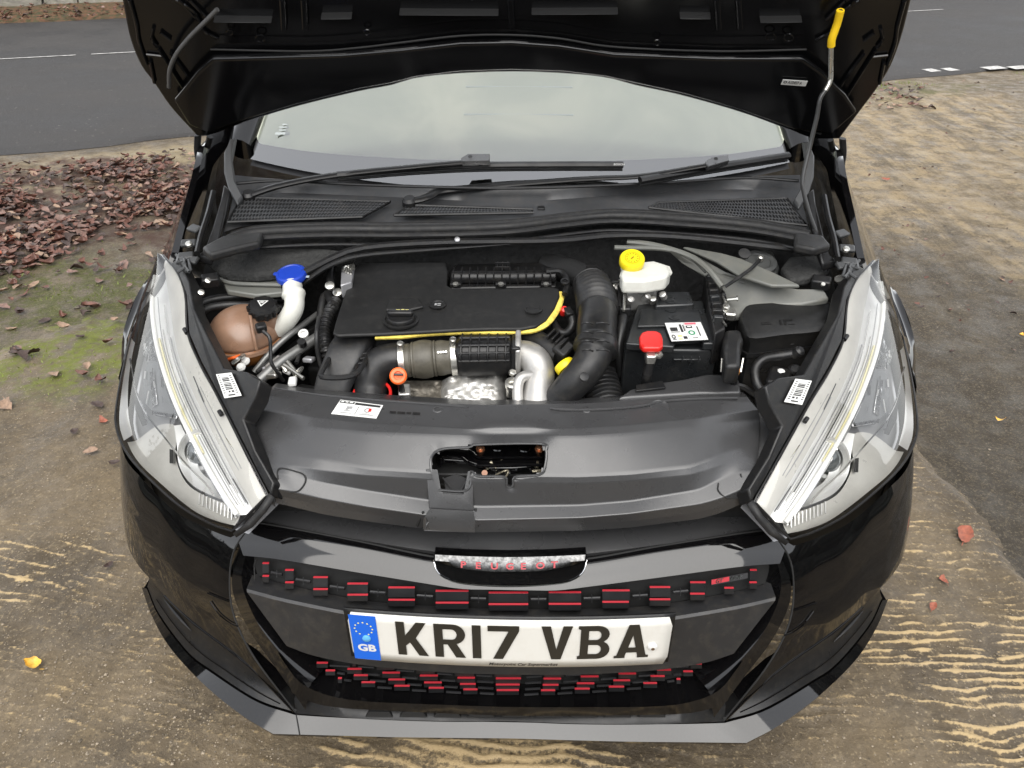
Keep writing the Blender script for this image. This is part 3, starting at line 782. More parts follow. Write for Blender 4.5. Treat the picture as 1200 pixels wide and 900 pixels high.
# lower grille
LR = [[(370,385,777.4),(412,418,776),(440.5,463,780),(487,510.5,784.6),(532,556.6,787.6),(578.5,612,788.5)],
      [(380.5,393.5,786.4),(406,424.6,784.6),(447,469.6,789),(491,514,792.4),(535,557.5,795),(580,611.5,795.7)],
      [(395,401.5,795.4),(413.5,432,792),(454,475.6,797),(496,518.5,800.5),(538,558.4,802.3),(580,610,803)],
      [(422.5,440.5,800.2),(461,481,804.4),(501.4,521,806.8),(542,560.5,808.6),(581,609,809.5)]]
for r_ in LR:
    for u0, u1, v in r_:
        slat(u0, u1, v, off=-.012, h=5, hv=.4)
        if u0 < 575: slat(1193.5-u1, 1193.5-u0, v+ (1.0), off=-.012, h=5, hv=.4)
    for a, b in zip(r_[:-1], r_[1:]):
        P = [BP(a[1]+2, (a[2]+b[2])/2+3, -.016), BP(b[0]-2, (a[2]+b[2])/2+4, -.016)]
        tube('grille_link', P, .0022, GBLK, gr_, n=3, sides=6)
        P = [BP(1193.5-a[1]-2, (a[2]+b[2])/2+4, -.016), BP(1193.5-b[0]+2, (a[2]+b[2])/2+5, -.016)]
        tube('grille_link', P, .0022, GBLK, gr_, n=3, sides=6)
# side frames of the grille mouth
fr = cr([BP(*q, .004) for q in ((288,651),(283,675),(288,700),(305,735),(335,772),(365,800))], 24)
fo = cr([BP(*q, .0) for q in ((282,648),(272,675),(276,705),(296,745),(325,785),(358,832))], 24)
fi = [p + Vector((.02, .035, 0)) for p in fr]
frame = loft('grille_frame', [fo, fr, fi], PAINT, CAR, smooth=60); mirror(frame)
tube('frame_edge', [BP(*q, .006) for q in ((301,655),(298,662),(299,680))], .0012, SATIN, frame, n=8, sides=6)
# ---- matte bar behind the plate
b0 = symrow([(304,676),(340,686),(430,704),(520,711),(575,713)], -.028)
b1 = symrow([(289,690),(340,703),(430,720),(520,727),(575,729)], .012)
b1b = symrow([(289.5,694),(340,707),(430,724),(520,731),(575,733)], .0145)
b2 = symrow([(336,757),(370,769),(430,780),(520,788),(575,790)], .002)
b3 = [p + Vector((0,.05,.006)) for p in b2]
bar = loft('grille_bar', [b0, b1, b1b, b2, b3], MATTE, CAR, smooth=25)
e0 = [b0[0], b1[0], b1b[0], b2[0], b3[0]]
mesh('bar_end', e0 + [p + Vector((.0,.05,0)) for p in e0], [[0,1,6,5],[1,2,7,6],[2,3,8,7],[3,4,9,8]], MATTE, bar)
e0 = [Vector((-p.x, p.y, p.z)) for p in e0]
mesh('bar_end', e0 + [p + Vector((.0,.05,0)) for p in e0], [[0,1,6,5],[1,2,7,6],[2,3,8,7],[3,4,9,8]], MATTE, bar)
# ---- glossy chin under the grille, slotted lower panel, lip
c0 = symrow([(318,752),(340,780),(375,800),(430,813),(520,819),(575,821)], -.012)
c1 = symrow([(330,772),(352,800),(385,815),(430,822),(520,826),(575,828)], .012)
c2 = symrow([(342,812),(365,823),(395,829),(440,832),(520,836),(575,838)], .010)
c3 = [p + Vector((0,.03,-.006)) for p in c2]
chin = loft('chin', [[p + Vector((0,.04,0)) for p in c0], c0, c1, c2, c3], PAINT, CAR, smooth=60)
l0 = symrow([(345,818),(395,828),(440,833),(520,837),(575,838)], -.012)
l1 = symrow([(346,836),(395,840),(440,843),(520,845),(575,845)], -.004)
lowp = loft('lower_panel', [[p + Vector((0,.02,.004)) for p in l0], l0, l1, [p + Vector((0,.02,-.003)) for p in l1]], SATIN, CAR, smooth=40)
for i in range(9):
    u = 432 + i*40; 
    q = [BP(u, 834.5, -.006), BP(u+24, 834.8, -.006), BP(u+28, 841, -.004), BP(u-4, 840.6, -.004)]
    prism('air_slot', q, (0,.006,0), DARK, lowp, bev=.0005)
lt = [(172,690,.276),(186,722,.262),(220,767,.250),(250,790,.244),(300,822,.236),(346,838,.230),(395,841,.224),(470,844,.222),(575,846,.222)]
lm_ = [(166,688,.262),(178,722,.248),(200,760,.238),(240,803,.228),(283,838,.220),(320,860,.213),(395,862,.209),(470,864,.208),(575,865,.208)]
def liprow(px):
    P = [Z(*q) for q in px]; P[-1].x = -.02
    H_ = cr(P[:6], 26)[:-1] + cr(P[5:], 16); return H_ + [Vector((-p.x, p.y, p.z)) for p in H_[::-1]]
L0 = liprow(lt); L1 = liprow(lm_)
lip = loft('splitter_lip', [[p + Vector((0,.015,-.012)) for p in L0], L0, L1, [p + Vector((0,.002,-.008)) for p in L1], [p + Vector((0,.10,-.016)) for p in L1]], PAINT, CAR, smooth=30)
for (ua, va, ub, vb) in ((347,838,351,861), (848,838,846,861)):
    tube('joint_line', [Z(ua, va, .2305), Z(ub, vb, .2125)], .0010, DARK, lip, n=4, sides=6)
# ---- fog blades: dark concave panels between side and lip
f_up = cr([BP(*q, -.002) for q in ((172,674),(192,697),(225,728),(287,776),(344,834))], 40)
f_lo = [p + Vector((0,.004,.002)) for p in cr([Z(*q) for q in lt[:6]], 40)]
fw = []
for q, dep in ((0,.0),(.12,.012),(.35,.022),(.6,.020),(.85,.008),(1,0)):
    fw.append([a_*(1-q) + b_*q + Vector((.45,.85,.1))*dep*min(1, .25 + 3*(1-abs(2*k/39-1))) for k, (a_, b_) in enumerate(zip(f_up, f_lo))])
blade = loft('fog_panel', [[p + Vector((.004,.03,0)) for p in f_up]] + fw, SATIN, CAR, smooth=60)
tube('bright_edge', [BP(*q, .0005) + Vector((0,-.001,-.002)) for q in ((192,697),(225,728),(287,776),(344,833))], .0014, PAINT, blade, n=24, sides=6)
fin = [fw[3][k] for k in (6, 9, 12, 15)]
tube('corner_fin', [p + Vector((-.004,-.006,.002)) for p in fin], lambda s_: .004*math.sin(math.pi*min(.98, max(.06, s_)))+.0008, SATIN, blade, n=12, sides=8)
tube('fold_line', [fw[4][k] + Vector((-.001,-.0015,.001)) for k in range(4, 37, 4)], .001, PAINT, blade, n=24, sides=6)
mirror(blade)
# ---- number plate (gently bent round the bumper)
pc = Y(597, 753.5, -.022); PW, PH = .517, .110
tilt = R(1); pu = Vector((0, math.sin(tilt), math.cos(tilt)))
def PLT(x, y, off=0.0):          # metres from the plate's centre
    return pc + Vector((x, .17*x*x - off*math.cos(tilt), off*math.sin(tilt))) + pu*y
plate = None
def gridplate(name, x0, x1, y0, y1, off, m, parent, r=0, th=.003):
    cols = [x0 + (x1-x0)*i/24 for i in range(25)]; rows_ = []
    for k in range(7):
        yy = y0 + (y1-y0)*k/6; ins = 0
        if r and (k == 0 or k == 6): ins = r
        elif r and (k == 1 or k == 5): ins = 0
        rows_.append([PLT(max(x0+ins, min(x1-ins, x)), yy, off) for x in cols])
    fr_ = loft(name, rows_, m, parent, smooth=60, solid=th, soff=1); return fr_
plate = gridplate('number_plate', -PW/2, PW/2, -PH/2, PH/2, 0, PLATEW, CAR, r=.006)
gridplate('plate_holder', -PW/2-.006, PW/2+.004, -PH/2-.002, PH/2+.003, -.006, SATIN, plate, th=.004)
flatmap('blue_band', [([Vector((x, y, 0)) for y in np.linspace(-PH/2+.002, PH/2-.002, 4) for x in np.linspace(-PW/2+.002, -PW/2+.046, 5)], [[r_*5+c_, r_*5+c_+1, (r_+1)*5+c_+1, (r_+1)*5+c_] for r_ in range(3) for c_ in range(4)])], lambda x, y: PLT(x, y, .0042), PLATEB, plate)
bx0 = -PW/2 + .024
flatmap('plate_stars', [disc2(bx0+.0145*math.sin(a*math.pi/6), .022+.0145*math.cos(a*math.pi/6), .0016, 6) for a in range(12) if a != 6], lambda x, y: PLT(x, y, .0046), PLATEY, plate)
tv, tf = textVF('GB', .022, .0009, 0, 'CENTER', 1.05)
flatmap('plate_country', [([Vector((p.x+bx0+.001, p.y-.031, 0)) for p in tv], tf)], lambda x, y: PLT(x, y, .0046), LABEL, plate)
lathe('plate_screw', PLT(bx0+.003, .0, .004), (0,-1,.1), [(.007,0),(.007,.002),(.004,.004)], mat('blue screw cap', (.10,.34,.62), .4), plate, sides=14)
lathe('plate_screw', PLT(.231, -.008, .004), (0,-1,.1), [(.008,0),(.008,.002),(.0045,.004)], LABEL, plate, sides=14)
lathe('screw_rust', PLT(.2315, -.0105, .0075), (0,-1,.1), [(.0035,0),(.003,.001)], mat('rust', (.10,.06,.03), .8), plate, sides=8)
# characters 79 mm tall, 50 wide, 14 mm strokes
def arc(cx, cy, rx, ry, a0, a1, n=8): return [(cx+rx*math.cos(R(a0+(a1-a0)*i/n)), cy+ry*math.sin(R(a0+(a1-a0)*i/n))) for i in range(n+1)]
GL = {
 'K': (50, [[(0,0),(14,0),(14,23),(21,31),(34.5,0),(50,0),(31,42),(49,79),(49,79),(33,79),(14,47),(14,79),(0,79)]]),
 'R': (50, [[(0,0),(14,0),(14,31),(21,31),(34,0),(50,0),(35.5,33)] + arc(30,55.5,20,23.5,-65,90,10) + [(0,79)],
            [(14,43),(14,67),(28,67)] + arc(28,55,8.5,12,80,-80,6) + [(28,43)]]),
 '1': (14, [[(0,0),(14,0),(14,79),(0,79)]]),
 '7': (50, [[(8,0),(24,0),(50,67),(50,79),(0,79),(0,66),(33,66)]]),
 'V': (50, [[(17.5,0),(32.5,0),(50,79),(35,79),(25,24),(15,79),(0,79)]]),
 'B': (50, [[(-2,0),(30,0)] + arc(30,22,20,22,-90,62,8) + arc(29,58.5,19,20.5,-52,90,8) + [(-2,79),(-2,72),(2,70),(2,9),(-2,7)],
            [(15,12),(15,34),(28,34)] + arc(28,23,8,11,80,-80,6) + [(28,12)], [(15,46),(15,67),(28,67)] + arc(28,56.5,7,10.5,80,-80,6) + [(28,46)]]),
 'A': (50, [[(-3,0),(15,0),(15,6),(16.5,13),(33.5,13),(35,6),(35,0),(53,0),(53,6),(49,6),(33,79),(17,79),(1,6),(-3,6)], [(19,25),(25,54),(31,25)]]),
}
x = -PW/2 + .077
for ch in 'KR17 VBA':
    if ch == ' ': x += .024; continue
    w, polys = GL[ch]
    v_, f_ = outline2d([[(a/1000, b/1000) for a, b in pl] for pl in polys])
    flatmap('plate_character', [([Vector((p.x + x, p.y - .0335, 0)) for p in v_], f_)], lambda a, b: PLT(a, b, .0048), PLATEK, plate)
    x += (w + 11)/1000
tv, tf = textVF('Motorpoint Car Supermarket', .0085, .0002, .3, 'CENTER', 1.1)
flatmap('plate_dealer_name', [([Vector((p.x+.022, p.y-.0495, 0)) for p in tv], tf)], lambda a, b: PLT(a, b, .0046), INK, plate)
tv, tf = textVF('BS AU 145d', .0042, 0, 0, 'LEFT', 1.3)
flatmap('plate_maker_mark', [([Vector((p.x+.187, p.y-.0475, 0)) for p in tv], tf)], lambda a, b: PLT(a, b, .0046), GINK, plate)

# ---- wings with wheel arches, doors, cabin shell
def wing_T(y): return itp([(.46,-.80),(.52,-.765),(.60,-.702),(.78,-.722),(.95,-.742),(1.2,-.76),(3.3,-.74)], y), itp([(.46,.655),(.52,.765),(.60,.858),(.78,.927),(.95,.985),(1.2,1.0),(3.3,1.05)], y)
rows = []
for y in np.linspace(.47, 1.25, 44):
    xt, zt = wing_T(y); arch = .25
    if abs(y-.83) < .355: arch = .31 + math.sqrt(.36**2 - (y-.83)**2)
    xo = -.868 + .03*max(0, (.66-y)/.14)**2
    xo = max(xo, -.87)
    pr = [(xt+.022, zt-.05), (xt+.016, zt-.006), (xt+.008, zt), (xt-.002, zt-.006), (xt-.014, zt-.04), (xo+.02, zt-.2), (xo, max(arch+.05, .62)), (xo-.004, max(arch+.02, .45)), (xo+.004, arch)]
    rows.append(cr([Vector((a, y, b)) for a, b in pr], 26))
wing = loft('front_wing', rows, PAINT, CAR, smooth=60)
mirror(wing)
rows = []
for y in np.linspace(1.255, 3.3, 24):
    xt, zt = wing_T(y); pr = [(xt+.02, zt-.02), (xt, zt), (-.86, zt-.2), (-.872, .6), (-.86, .35), (-.83, .25)]
    rows.append(cr([Vector((a, y, b)) for a, b in pr], 14))
mirror(loft('body_side', rows, PAINT, CAR, smooth=60))
mirrored = loft('body_side', rows, PAINT, CAR, smooth=60)
TYRE = mat('tyre rubber', (.02,.02,.02), .75, bump=.2, bscale=120)
for sx in (-1, 1):
    for wy in (.83, 3.2):
        w = lathe('wheel', (sx*.70, wy, .31), (sx, 0, 0), [(.19,0),(.29,0),(.312,.02),(.312,.17),(.29,.19),(.19,.19)], TYRE, CAR, sides=36)
        rim = lathe('rim', (sx*.70, wy, .31), (sx,0,0), [(.05,.13),(.06,.165),(.10,.165),(.17,.175),(.19,.18),(.19,.12)], mat('alloy', (.35,.35,.36), .35, metal=.8), w, sides=36)
    lathe('wheel_liner', (sx*.55, .83, .31), (sx,0,0), [(.355,0),(.355,.29)], DARK, CAR, sides=36)
# ---- windscreen
def ws_y(x): return .865 + .50*x*x
def WS(u, v, off=0.0):
    d = ray(u, v); t0 = 1.0
    def f(p): return (p.z - off*.88) - (.945 + (p.y + off*.47 - ws_y(p.x))*.53)
    t1 = t0
    for i in range(300):
        t1 += .01
        if f(CAMLOC + d*t1) < 0: break
    a, b = t1-.01, t1
    for k in range(16):
        m_ = (a+b)/2
        if f(CAMLOC + d*m_) < 0: b = m_
        else: a = m_
    return CAMLOC + d*b
def wsp(x, s, off=0.0): return Vector((x, ws_y(x) + s - off*.47, .945 + s*.53 + off*.88))
g = NT('windscreen glass'); g.N.remove(g.b)
out = g.N['Material Output']; fz = g.N.new('ShaderNodeFresnel'); fz.inputs['IOR'].default_value = 3.8
tr = g.N.new('ShaderNodeBsdfTransparent'); tr.inputs[0].default_value = (.965,.995,.98,1); gl = g.N.new('ShaderNodeBsdfGlossy'); gl.inputs['Roughness'].default_value = .03
mxs = g.N.new('ShaderNodeMixShader'); g.L.new(fz.outputs[0], mxs.inputs[0]); g.L.new(tr.outputs[0], mxs.inputs[1]); g.L.new(gl.outputs[0], mxs.inputs[2]); g.L.new(mxs.outputs[0], out.inputs[0])
GLASS = g.m
xs_ = np.linspace(-.66, .66, 41)
wsg = loft('windscreen', [[wsp(x*(1-.10*s), s) for x in xs_] for s in np.linspace(-.04, .85, 20)], GLASS, CAR, smooth=180)
g = NT('painted sky glare'); b_ = g.b; out = g.N['Material Output']  # whitish film under the glass, sky glare put into its colour
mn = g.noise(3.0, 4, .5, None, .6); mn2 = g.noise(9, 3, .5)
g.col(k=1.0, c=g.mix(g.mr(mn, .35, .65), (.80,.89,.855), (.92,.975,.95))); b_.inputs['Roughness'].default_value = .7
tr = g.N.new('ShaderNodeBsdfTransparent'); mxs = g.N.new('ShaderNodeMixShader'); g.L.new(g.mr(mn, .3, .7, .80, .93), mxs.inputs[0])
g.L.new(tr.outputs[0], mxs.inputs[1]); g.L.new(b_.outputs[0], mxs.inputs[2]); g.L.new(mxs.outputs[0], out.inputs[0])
# clear area edge (inner border of the black ceramic band), left half in pixels
ce = [WS(*q) for q in ((330,112),(308,128),(296,142),(296,158),(304,167),(360,176),(450,183),(540,186.5),(600,187.5))]
ceL = [(p.x, (p.z-.945)/.53) for p in ce]
def clear_s(x): return float(np.interp(-abs(x), [q[0] for q in ceL[3:]], [q[1] for q in ceL[3:]]))
xl = ceL[3][0]
xs2 = np.concatenate([np.linspace(xl+.002, xl+.03, 5), np.linspace(xl+.04, -xl-.04, 40), np.linspace(-xl-.03, -xl-.002, 5)])
rows = []
for k in range(12):
    w_ = k/11; row = []
    for x in xs2:
        s0 = clear_s(x) + .035*max(0, (abs(x)-abs(xl)+.03)/.03)**3; s1 = .82; s = s0 + (s1-s0)*w_; row.append(wsp(x*(1-.08*(s-s0)), s, -.004))
    rows.append(row)
loft('sky_glare_pane', rows, g.m, wsg, smooth=180)
FRIT = mat('ceramic band', (.012,.012,.013), .5)
loft('ceramic_band', [[wsp(x*(1-.10*s), s, -.010) for x in xs_] for s in np.linspace(-.05, .86, 20)], FRIT, wsg, smooth=180)
# pale lines painted for a reflection in the glass and an inspection sticker
sq = [wsp(x, s, -.002) for x, s in ((-.13,.17),(.13,.17),(.13,.255),(-.13,.255))]
REFL_STREAK = mat('painted pale reflection', (.72,.76,.745), .5)
for a, b in ((0,1),(2,3)): tube('reflection_line', [sq[a], sq[b]], .0022, REFL_STREAK, wsg, n=4, sides=6)
tv, tf = textVF('E', .02, 0, 0, 'CENTER', 1.0)
ms_ = WS(331, 158); flatmap('glass_mark', [rect(-.018,-.001,.018,.003), rect(-.01,.006,.01,.008), rect(-.012,.011,.012,.013), rect(-.006,.016,.008,.018)], lambda x, y: Vector((ms_.x+x, ms_.y+y*.88*2, ms_.z+y*.47*2+.002)), mat('glass etch', (.35,.38,.37), .6), wsg)
# roof, pillars
rows = []
for y, z in ((1.56,1.30),(1.75,1.40),(2.2,1.455),(2.8,1.45),(3.4,1.38)):
    rows.append([Vector((x, y, z - .10*(x/.6)**4)) for x in np.linspace(-.60,.60,15)])
loft('roof', rows, PAINT, CAR, smooth=60)
pil = tube('windscreen_pillar', [wsp(-.70, -.02, .0), wsp(-.66,.35), wsp(-.60,.72)], .035, PAINT, CAR, n=12); mirror(pil)
sw = loft('side_window', [[Vector((-.735,1.35,1.0)),Vector((-.75,2.2,1.02)),Vector((-.74,3.2,1.05))],[Vector((-.60,1.75,1.36)),Vector((-.61,2.2,1.42)),Vector((-.58,3.2,1.36))]], mat('dark side glass', (.01,.01,.01), .05), CAR); mirror(sw)
loft('tailgate', [[Vector((x,3.45,.3)) for x in (-.83,0,.83)],[Vector((x,3.55,.9)) for x in (-.83,0,.83)],[Vector((x,3.35,1.38)) for x in (-.58,0,.58)]], PAINT, CAR)
# ---- scuttle
def rowz(px, z, n=60): return cr([Z(u, v, z) for u, v in px], n)
COWL = mat('scuttle plastic', (.036,.037,.039), .42, rvar=.08, bump=.05, bscale=900, dust=(.12,.10,.08), dscale=40, damount=.25)
k0 = rowz([(262,272),(300,264),(440,262),(600,262),(760,255),(880,257),(950,272)], .893)
k1 = rowz([(268,252),(300,244),(440,246),(600,250),(760,241),(880,243),(945,256)], .902)
k2 = rowz([(274,228),(330,226),(440,230),(600,236),(760,226),(870,222),(938,228)], .913)
k3 = rowz([(272,205),(330,210),(440,216),(600,219),(760,214),(870,207),(938,205)], .938)
cowl = loft('scuttle_panel', [k0, k1, k2, k3, [p + Vector((0,.03,-.02)) for p in k3]], COWL, CAR, smooth=40)
tube('scuttle_edge', rowz([(276,215),(330,212),(440,217),(600,220.5),(760,215),(870,208.5),(936,212)], .944), .0035, SATIN, cowl, n=60, sides=8)
box('scuttle_clip', Z(634,242,.905), (.016,.04,.006), SATIN, cowl, bev=.002)
# honeycomb grilles
def honey(name, quad, nu, nv):
    q = mapq(quad); 
    base = flatmap(name, [rect(0,0,1,1)], q, DARK, CAR)
    V_ = []; F_ = []; up = Vector((0,-.2,.98))*.0035
    for i in range(nu):
        for j in range(nv):
            cx = (i + .5 + .5*(j % 2))/(nu+.5); cy = (j+.5)/nv
            P = [q(cx + .62/nu*math.cos(R(60*k+30))*.93, cy + .70/nv*math.sin(R(60*k+30))*.93) + up for k in range(6)]
            I_ = [q(cx + .40/nu*math.cos(R(60*k+30)), cy + .44/nv*math.sin(R(60*k+30))) + up for k in range(6)]
            b = len(V_); V_ += P + I_ + [p - up*.9 for p in I_]
            for k in range(6):
                k2 = (k+1) % 6; F_ += [[b+k, b+k2, b+6+k2, b+6+k], [b+6+k, b+6+k2, b+12+k2, b+12+k]]
    h = mesh('honeycomb_mesh', V_, F_, COWL, base, smooth=0); h['kind'] = 'stuff'
    tube('grille_border', [q(0,0)+up, q(1,0)+up, q(1,1)+up, q(0,1)+up, q(0,0)+up], .0028, SATIN, base, curve=False, sides=6)
honey('scuttle_grille', [Z(267,262,.905), Z(425,256,.908), Z(458,238,.918), Z(283,233,.918)], 42, 6)
honey('scuttle_grille', [Z(462,254,.908), Z(625,251,.908), Z(625,247,.912), Z(480,242,.916)], 40, 3)
honey('scuttle_grille', [Z(760,245,.912), Z(945,266,.905), Z(922,234,.920), Z(772,239,.918)], 46, 6)
# ---- seal along the bulkhead
sealpx = [(268,281),(300,273),(380,269),(480,269),(590,266),(660,258),(720,253),(800,257),(880,264),(948,276)]
sp = [Z(u, v, .905) for u, v in sealpx]
seal = tube('bonnet_seal', sp, .0105, RUBBER, CAR, n=90, sides=12)
tube('seal_lip', [p + Vector((0,.019,.003)) for p in sp], .006, RUBBER, seal, n=90, sides=8)
tube('seal_flange', [p + Vector((0,-.016,-.006)) for p in sp], .006, RUBBER, seal, n=90, sides=8)
tube('seal_flange', [p + Vector((0,-.020,-.024)) for p in sp], .004, SATIN, seal, n=90, sides=8)
for q in ([(236,289),(262,275),(308,271),(304,283),(280,288),(246,297)], [(932,271),(965,275),(974,286),(955,291),(931,286)]):
    prism('seal_end_block', [Z(u, v, .915) for u, v in q], (0,0,-.018), RUBBER, seal, bev=.006, seg=3)
# ---- wipers
def wiper(arm, blade_px, head, cap, lab=None):
    w = bpy.data.objects.new('wiper', None); COL.objects.link(w); w.parent = CAR
    P = [Z(u, v, z) for u, v, z in arm]
    tube('wiper_arm', P, lambda s: .0135 - .005*s, SATIN, w, n=30, sides=10, flat=.5)
    lathe('pivot_cap', P[0] + Vector((0,0,-.01)), (0,-.2,1), [(.016,0),(.016,.014),(.011,.020)], SATIN, w, sides=20)
    B = [Z(u, v, z) for u, v, z in blade_px]
    tube('wiper_blade', B, .0105, SATIN, w, n=24, sides=8, flat=.7)
    tube('blade_rubber', [p + Vector((0,.004,-.012)) for p in B], .0035, RUBBER, w, n=24, sides=6)
    hp = [Z(u, v, z) for u, v, z in head]
    prism('blade_joint', hp, (0,.012,-.014), COVER, w, bev=.002)
    q = Z(*cap); lathe('joint_cap', q, (0,-.4,.9), [(.005,0),(.004,.001)], INK, w, sides=8)
    return w
w1 = wiper([(292,229,.925),(330,217,.945),(395,205,.965),(480,196,.975),(545,190,.985)], [(395,205,.966),(480,198,.968),(560,194,.972),(650,193,.972),(730,193,.97)],
      [(540,185,.992),(548,180,.995),(574,180,.995),(574,188,.992),(541,189,.99)], (551,183.5,.996))
wiper([(480,236,.925),(500,232,.93),(522,223,.935),(640,213,.945),(700,209,.955),(755,206,.965),(832,193,.985)], [(750,211,.962),(800,202,.968),(860,192,.974),(924,182,.98)],
      [(826,190,.99),(834,184,.993),(854,181,.994),(855,188,.99),(830,195,.988)], (839,186,.995))
flatmap('blade_mark', [(lambda tv, tf: ([Vector((p.x, p.y, 0)) for p in tv], tf))(*textVF('BOSCH', .006, .0002, 0, 'LEFT', 1.2))], lambda x, y: Z(719, 193.5, .9795) + Vector((x, -y*.2, y)), LABEL, w1)
# ---- bonnet
TH = R(55); HP = Vector((0, .947, 1.0)); hs_ = Vector((0, -math.cos(TH), math.sin(TH))); hn = Vector((0, -math.sin(TH), -math.cos(TH)))
def HD(u, v, off=0.0): return PL(u, v, HP + hn*off, hn)
def HX(x, s, off=0.0): return Vector((x, 0, 0)) + HP + hs_*s + hn*off
rear = [(231,160),(250,158),(290,143),(350,125),(420,108),(458,101),(490,92),(540,87),(600,85),(660,87),(710,92),(745,101),(800,113),(870,133),(930,155),(955,163),(984,163)]
lside = [(143,0),(152,45),(165,77),(180,97),(200,126),(231,160)]
rside = [(984,163),(1008,131),(1031,100),(1046,74),(1058,40),(1068,0)]
pl = [HD(*q) for q in cr([(a, b, 0) for a, b in lside], 24) for q in [(q[0], q[1])]] + [HD(q[0], q[1]) for q in cr([(a, b, 0) for a, b in rear], 60)[1:-1]] + [HD(q[0], q[1]) for q in cr([(a, b, 0) for a, b in rside], 24)]
fr = [HX(x, s) for x, s in ((.80,.62),(.76,.80),(.66,.95),(.45,1.03),(.2,1.07),(0,1.08),(-.2,1.07),(-.45,1.03),(-.66,.95),(-.76,.80),(-.80,.62))]
bonnet = prism('bonnet', pl + fr, -hn*.03, PAINTIN, CAR, bev=.004)
def hrow(px, off, n=60): return cr([HD(u, v, off) for u, v in px], n)
tube('rear_lip', hrow([(244,152),(290,136),(350,118),(420,101),(458,94),(490,86),(540,80.5),(600,78.5),(660,80.5),(710,86),(745,94),(800,106),(870,126),(930,148),(962,157)], .004), .0022, DARK, bonnet, n=70, sides=8)
tube('rear_lip', hrow([(262,138),(350,106),(420,88),(490,72),(545,67),(600,66),(655,68),(720,76),(790,92),(870,112),(950,140)], .010), .002, DARK, bonnet, n=70, sides=8)
# inner frame: rear beam stands proud, then the well with ribs
beam = [(222,140),(245,150),(290,134),(350,116),(420,99),(458,92),(490,84),(540,78),(600,76),(660,78),(710,84),(745,92),(800,104),(870,124),(930,146),(975,150),(1003,125),(990,105),(962,78),(940,62),(840,62),(720,57),(655,47),(600,43),(540,44),(470,52),(400,58),(250,62),(232,78),(205,112)]
bo = prism('inner_beam', [HD(u, v, .006) for u, v in beam], hn*.016, PAINTIN, bonnet, bev=.006, seg=3)
for px in ([(247,58),(360,60),(420,56),(470,50),(540,42),(600,41),(655,45),(720,55),(840,60),(945,58)],):
    tube('beam_edge', hrow(px, .020), .002, DARK, bonnet, n=60, sides=8)
RIBM = mat('bonnet rib', (.02,.02,.02), .3, ior=1.6)
for (u0, u1, v0, h, fl) in ((250,318,26,5,1),(376,412,22,5,-1),(468,584,17.5,5.5,1),(623,724,16.5,5,-1),(797,833,22,4,1),(891,940,26,5,-1)):
    a, b = (h*.45, h) if fl > 0 else (h, h*.45)
    q = [HD(u0, v0-a*.22, .012), HD(u1, v0-b*.22, .012), HD(u1, v0+b*.22, .018), HD(u0, v0+a*.22, .018)]
    prism('rib', q, -hn*.02, RIBM, bonnet, bev=.002)
for u in (333, 358, 600, 842, 867):
    tube('rib_post', [HD(u-2, 0, .008), HD(u, 34, .008)], .006, PAINTIN, bonnet, n=4, sides=8, flat=.5)
for cx, cy, r_ in ((305,45,5.5),(269,38,4),(903,43,5.5),(924,44,5.5),(430,38,4),(770,50,4)):
    tube('access_ring', [HD(cx + r_*math.cos(a*.5236), cy + r_*.75*math.sin(a*.5236), .010) for a in range(13)], .0016, PAINTIN, bonnet, n=30, sides=6)
# corner castings
for px in ([(205,0),(228,14),(238,35),(256,46)], [(152,0),(160,30),(163,50),(172,75)], [(180,33),(178,45),(184,55)], [(210,0),(236,28)], [(222,0),(244,22)], [(188,38),(200,47)],
           [(172,64),(190,66)], [(176,72),(181,97)], [(200,62),(226,98),(232,120)], [(186,58),(214,102),(222,116)]):
    tube('pressing_edge', [HD(u, v, .004) for u, v in px], .0035, PAINTIN, bonnet, n=18, sides=8); tube('pressing_edge', [HD(1212-u, v+1, .004) for u, v in px], .0035, PAINTIN, bonnet, n=18, sides=8)
tube('washer_hose', [HD(u, v, .026) for u, v in ((255,11),(240,26),(222,44),(207,63),(199,82),(198,102))], .0042, mat('hose grey', (.07,.07,.07), .45), bonnet, n=26, sides=10)
lab = flatmap('bonnet_label', [rect(0,0,1,1)], mapq([HD(915,99,.026), HD(944,101,.026), HD(946.5,95,.026), HD(917.5,93,.026)]), LABEL, bonnet, solid=.0008)
lq = mapq([HD(915,99,.0278), HD(944,101,.0278), HD(946.5,95,.0278), HD(917.5,93,.0278)])
tv, tf = textVF('A1D027 A', .75, .02, 0, 'LEFT', .17)
flatmap('label_print', [([Vector((p.x+.25, p.y+.24, 0)) for p in tv], tf), ring2(.14,.5,.04,.075,14,3.2)], lq, INK, bonnet)
# hinges
for px in ([(232,158),(231,180),(233,205),(236,222)],):
    o = tube('bonnet_hinge', [Y(u, v, y) for (u, v), y in zip(px, (.95,.955,.95,.93))], .011, MATTE, CAR, n=14, sides=8, flat=.45); mirror(o)
    o = tube('hinge_link', [Y(u, v, y) for (u, v), y in zip([(246,160),(242,178),(238,196)], (.96,.97,.97))], .007, SATIN, CAR, n=8, sides=8); mirror(o)
# prop rod
rod = [Y(u, v, y) for u, v, y in ((985,12,.70),(981,28,.71),(975,45,.715),(974,54,.72),(973.5,75,.725),(973,94,.725),(967,106,.72),(961,116,.715),(957,138,.71),(949,172,.70),(941,208,.68),(942,226,.67),(950,255,.655),(962,285,.64),(974,314,.625))]
pr = tube('prop_rod', rod, .0042, mat('prop rod black', (.03,.03,.03), .35), CAR, n=90, sides=10)
tube('rod_sleeve', rod[:4], .0072, YELR, pr, n=20, sides=12)
tube('rod_bare_steel', rod[3:7], .0046, STEEL, pr, n=20, sides=10)
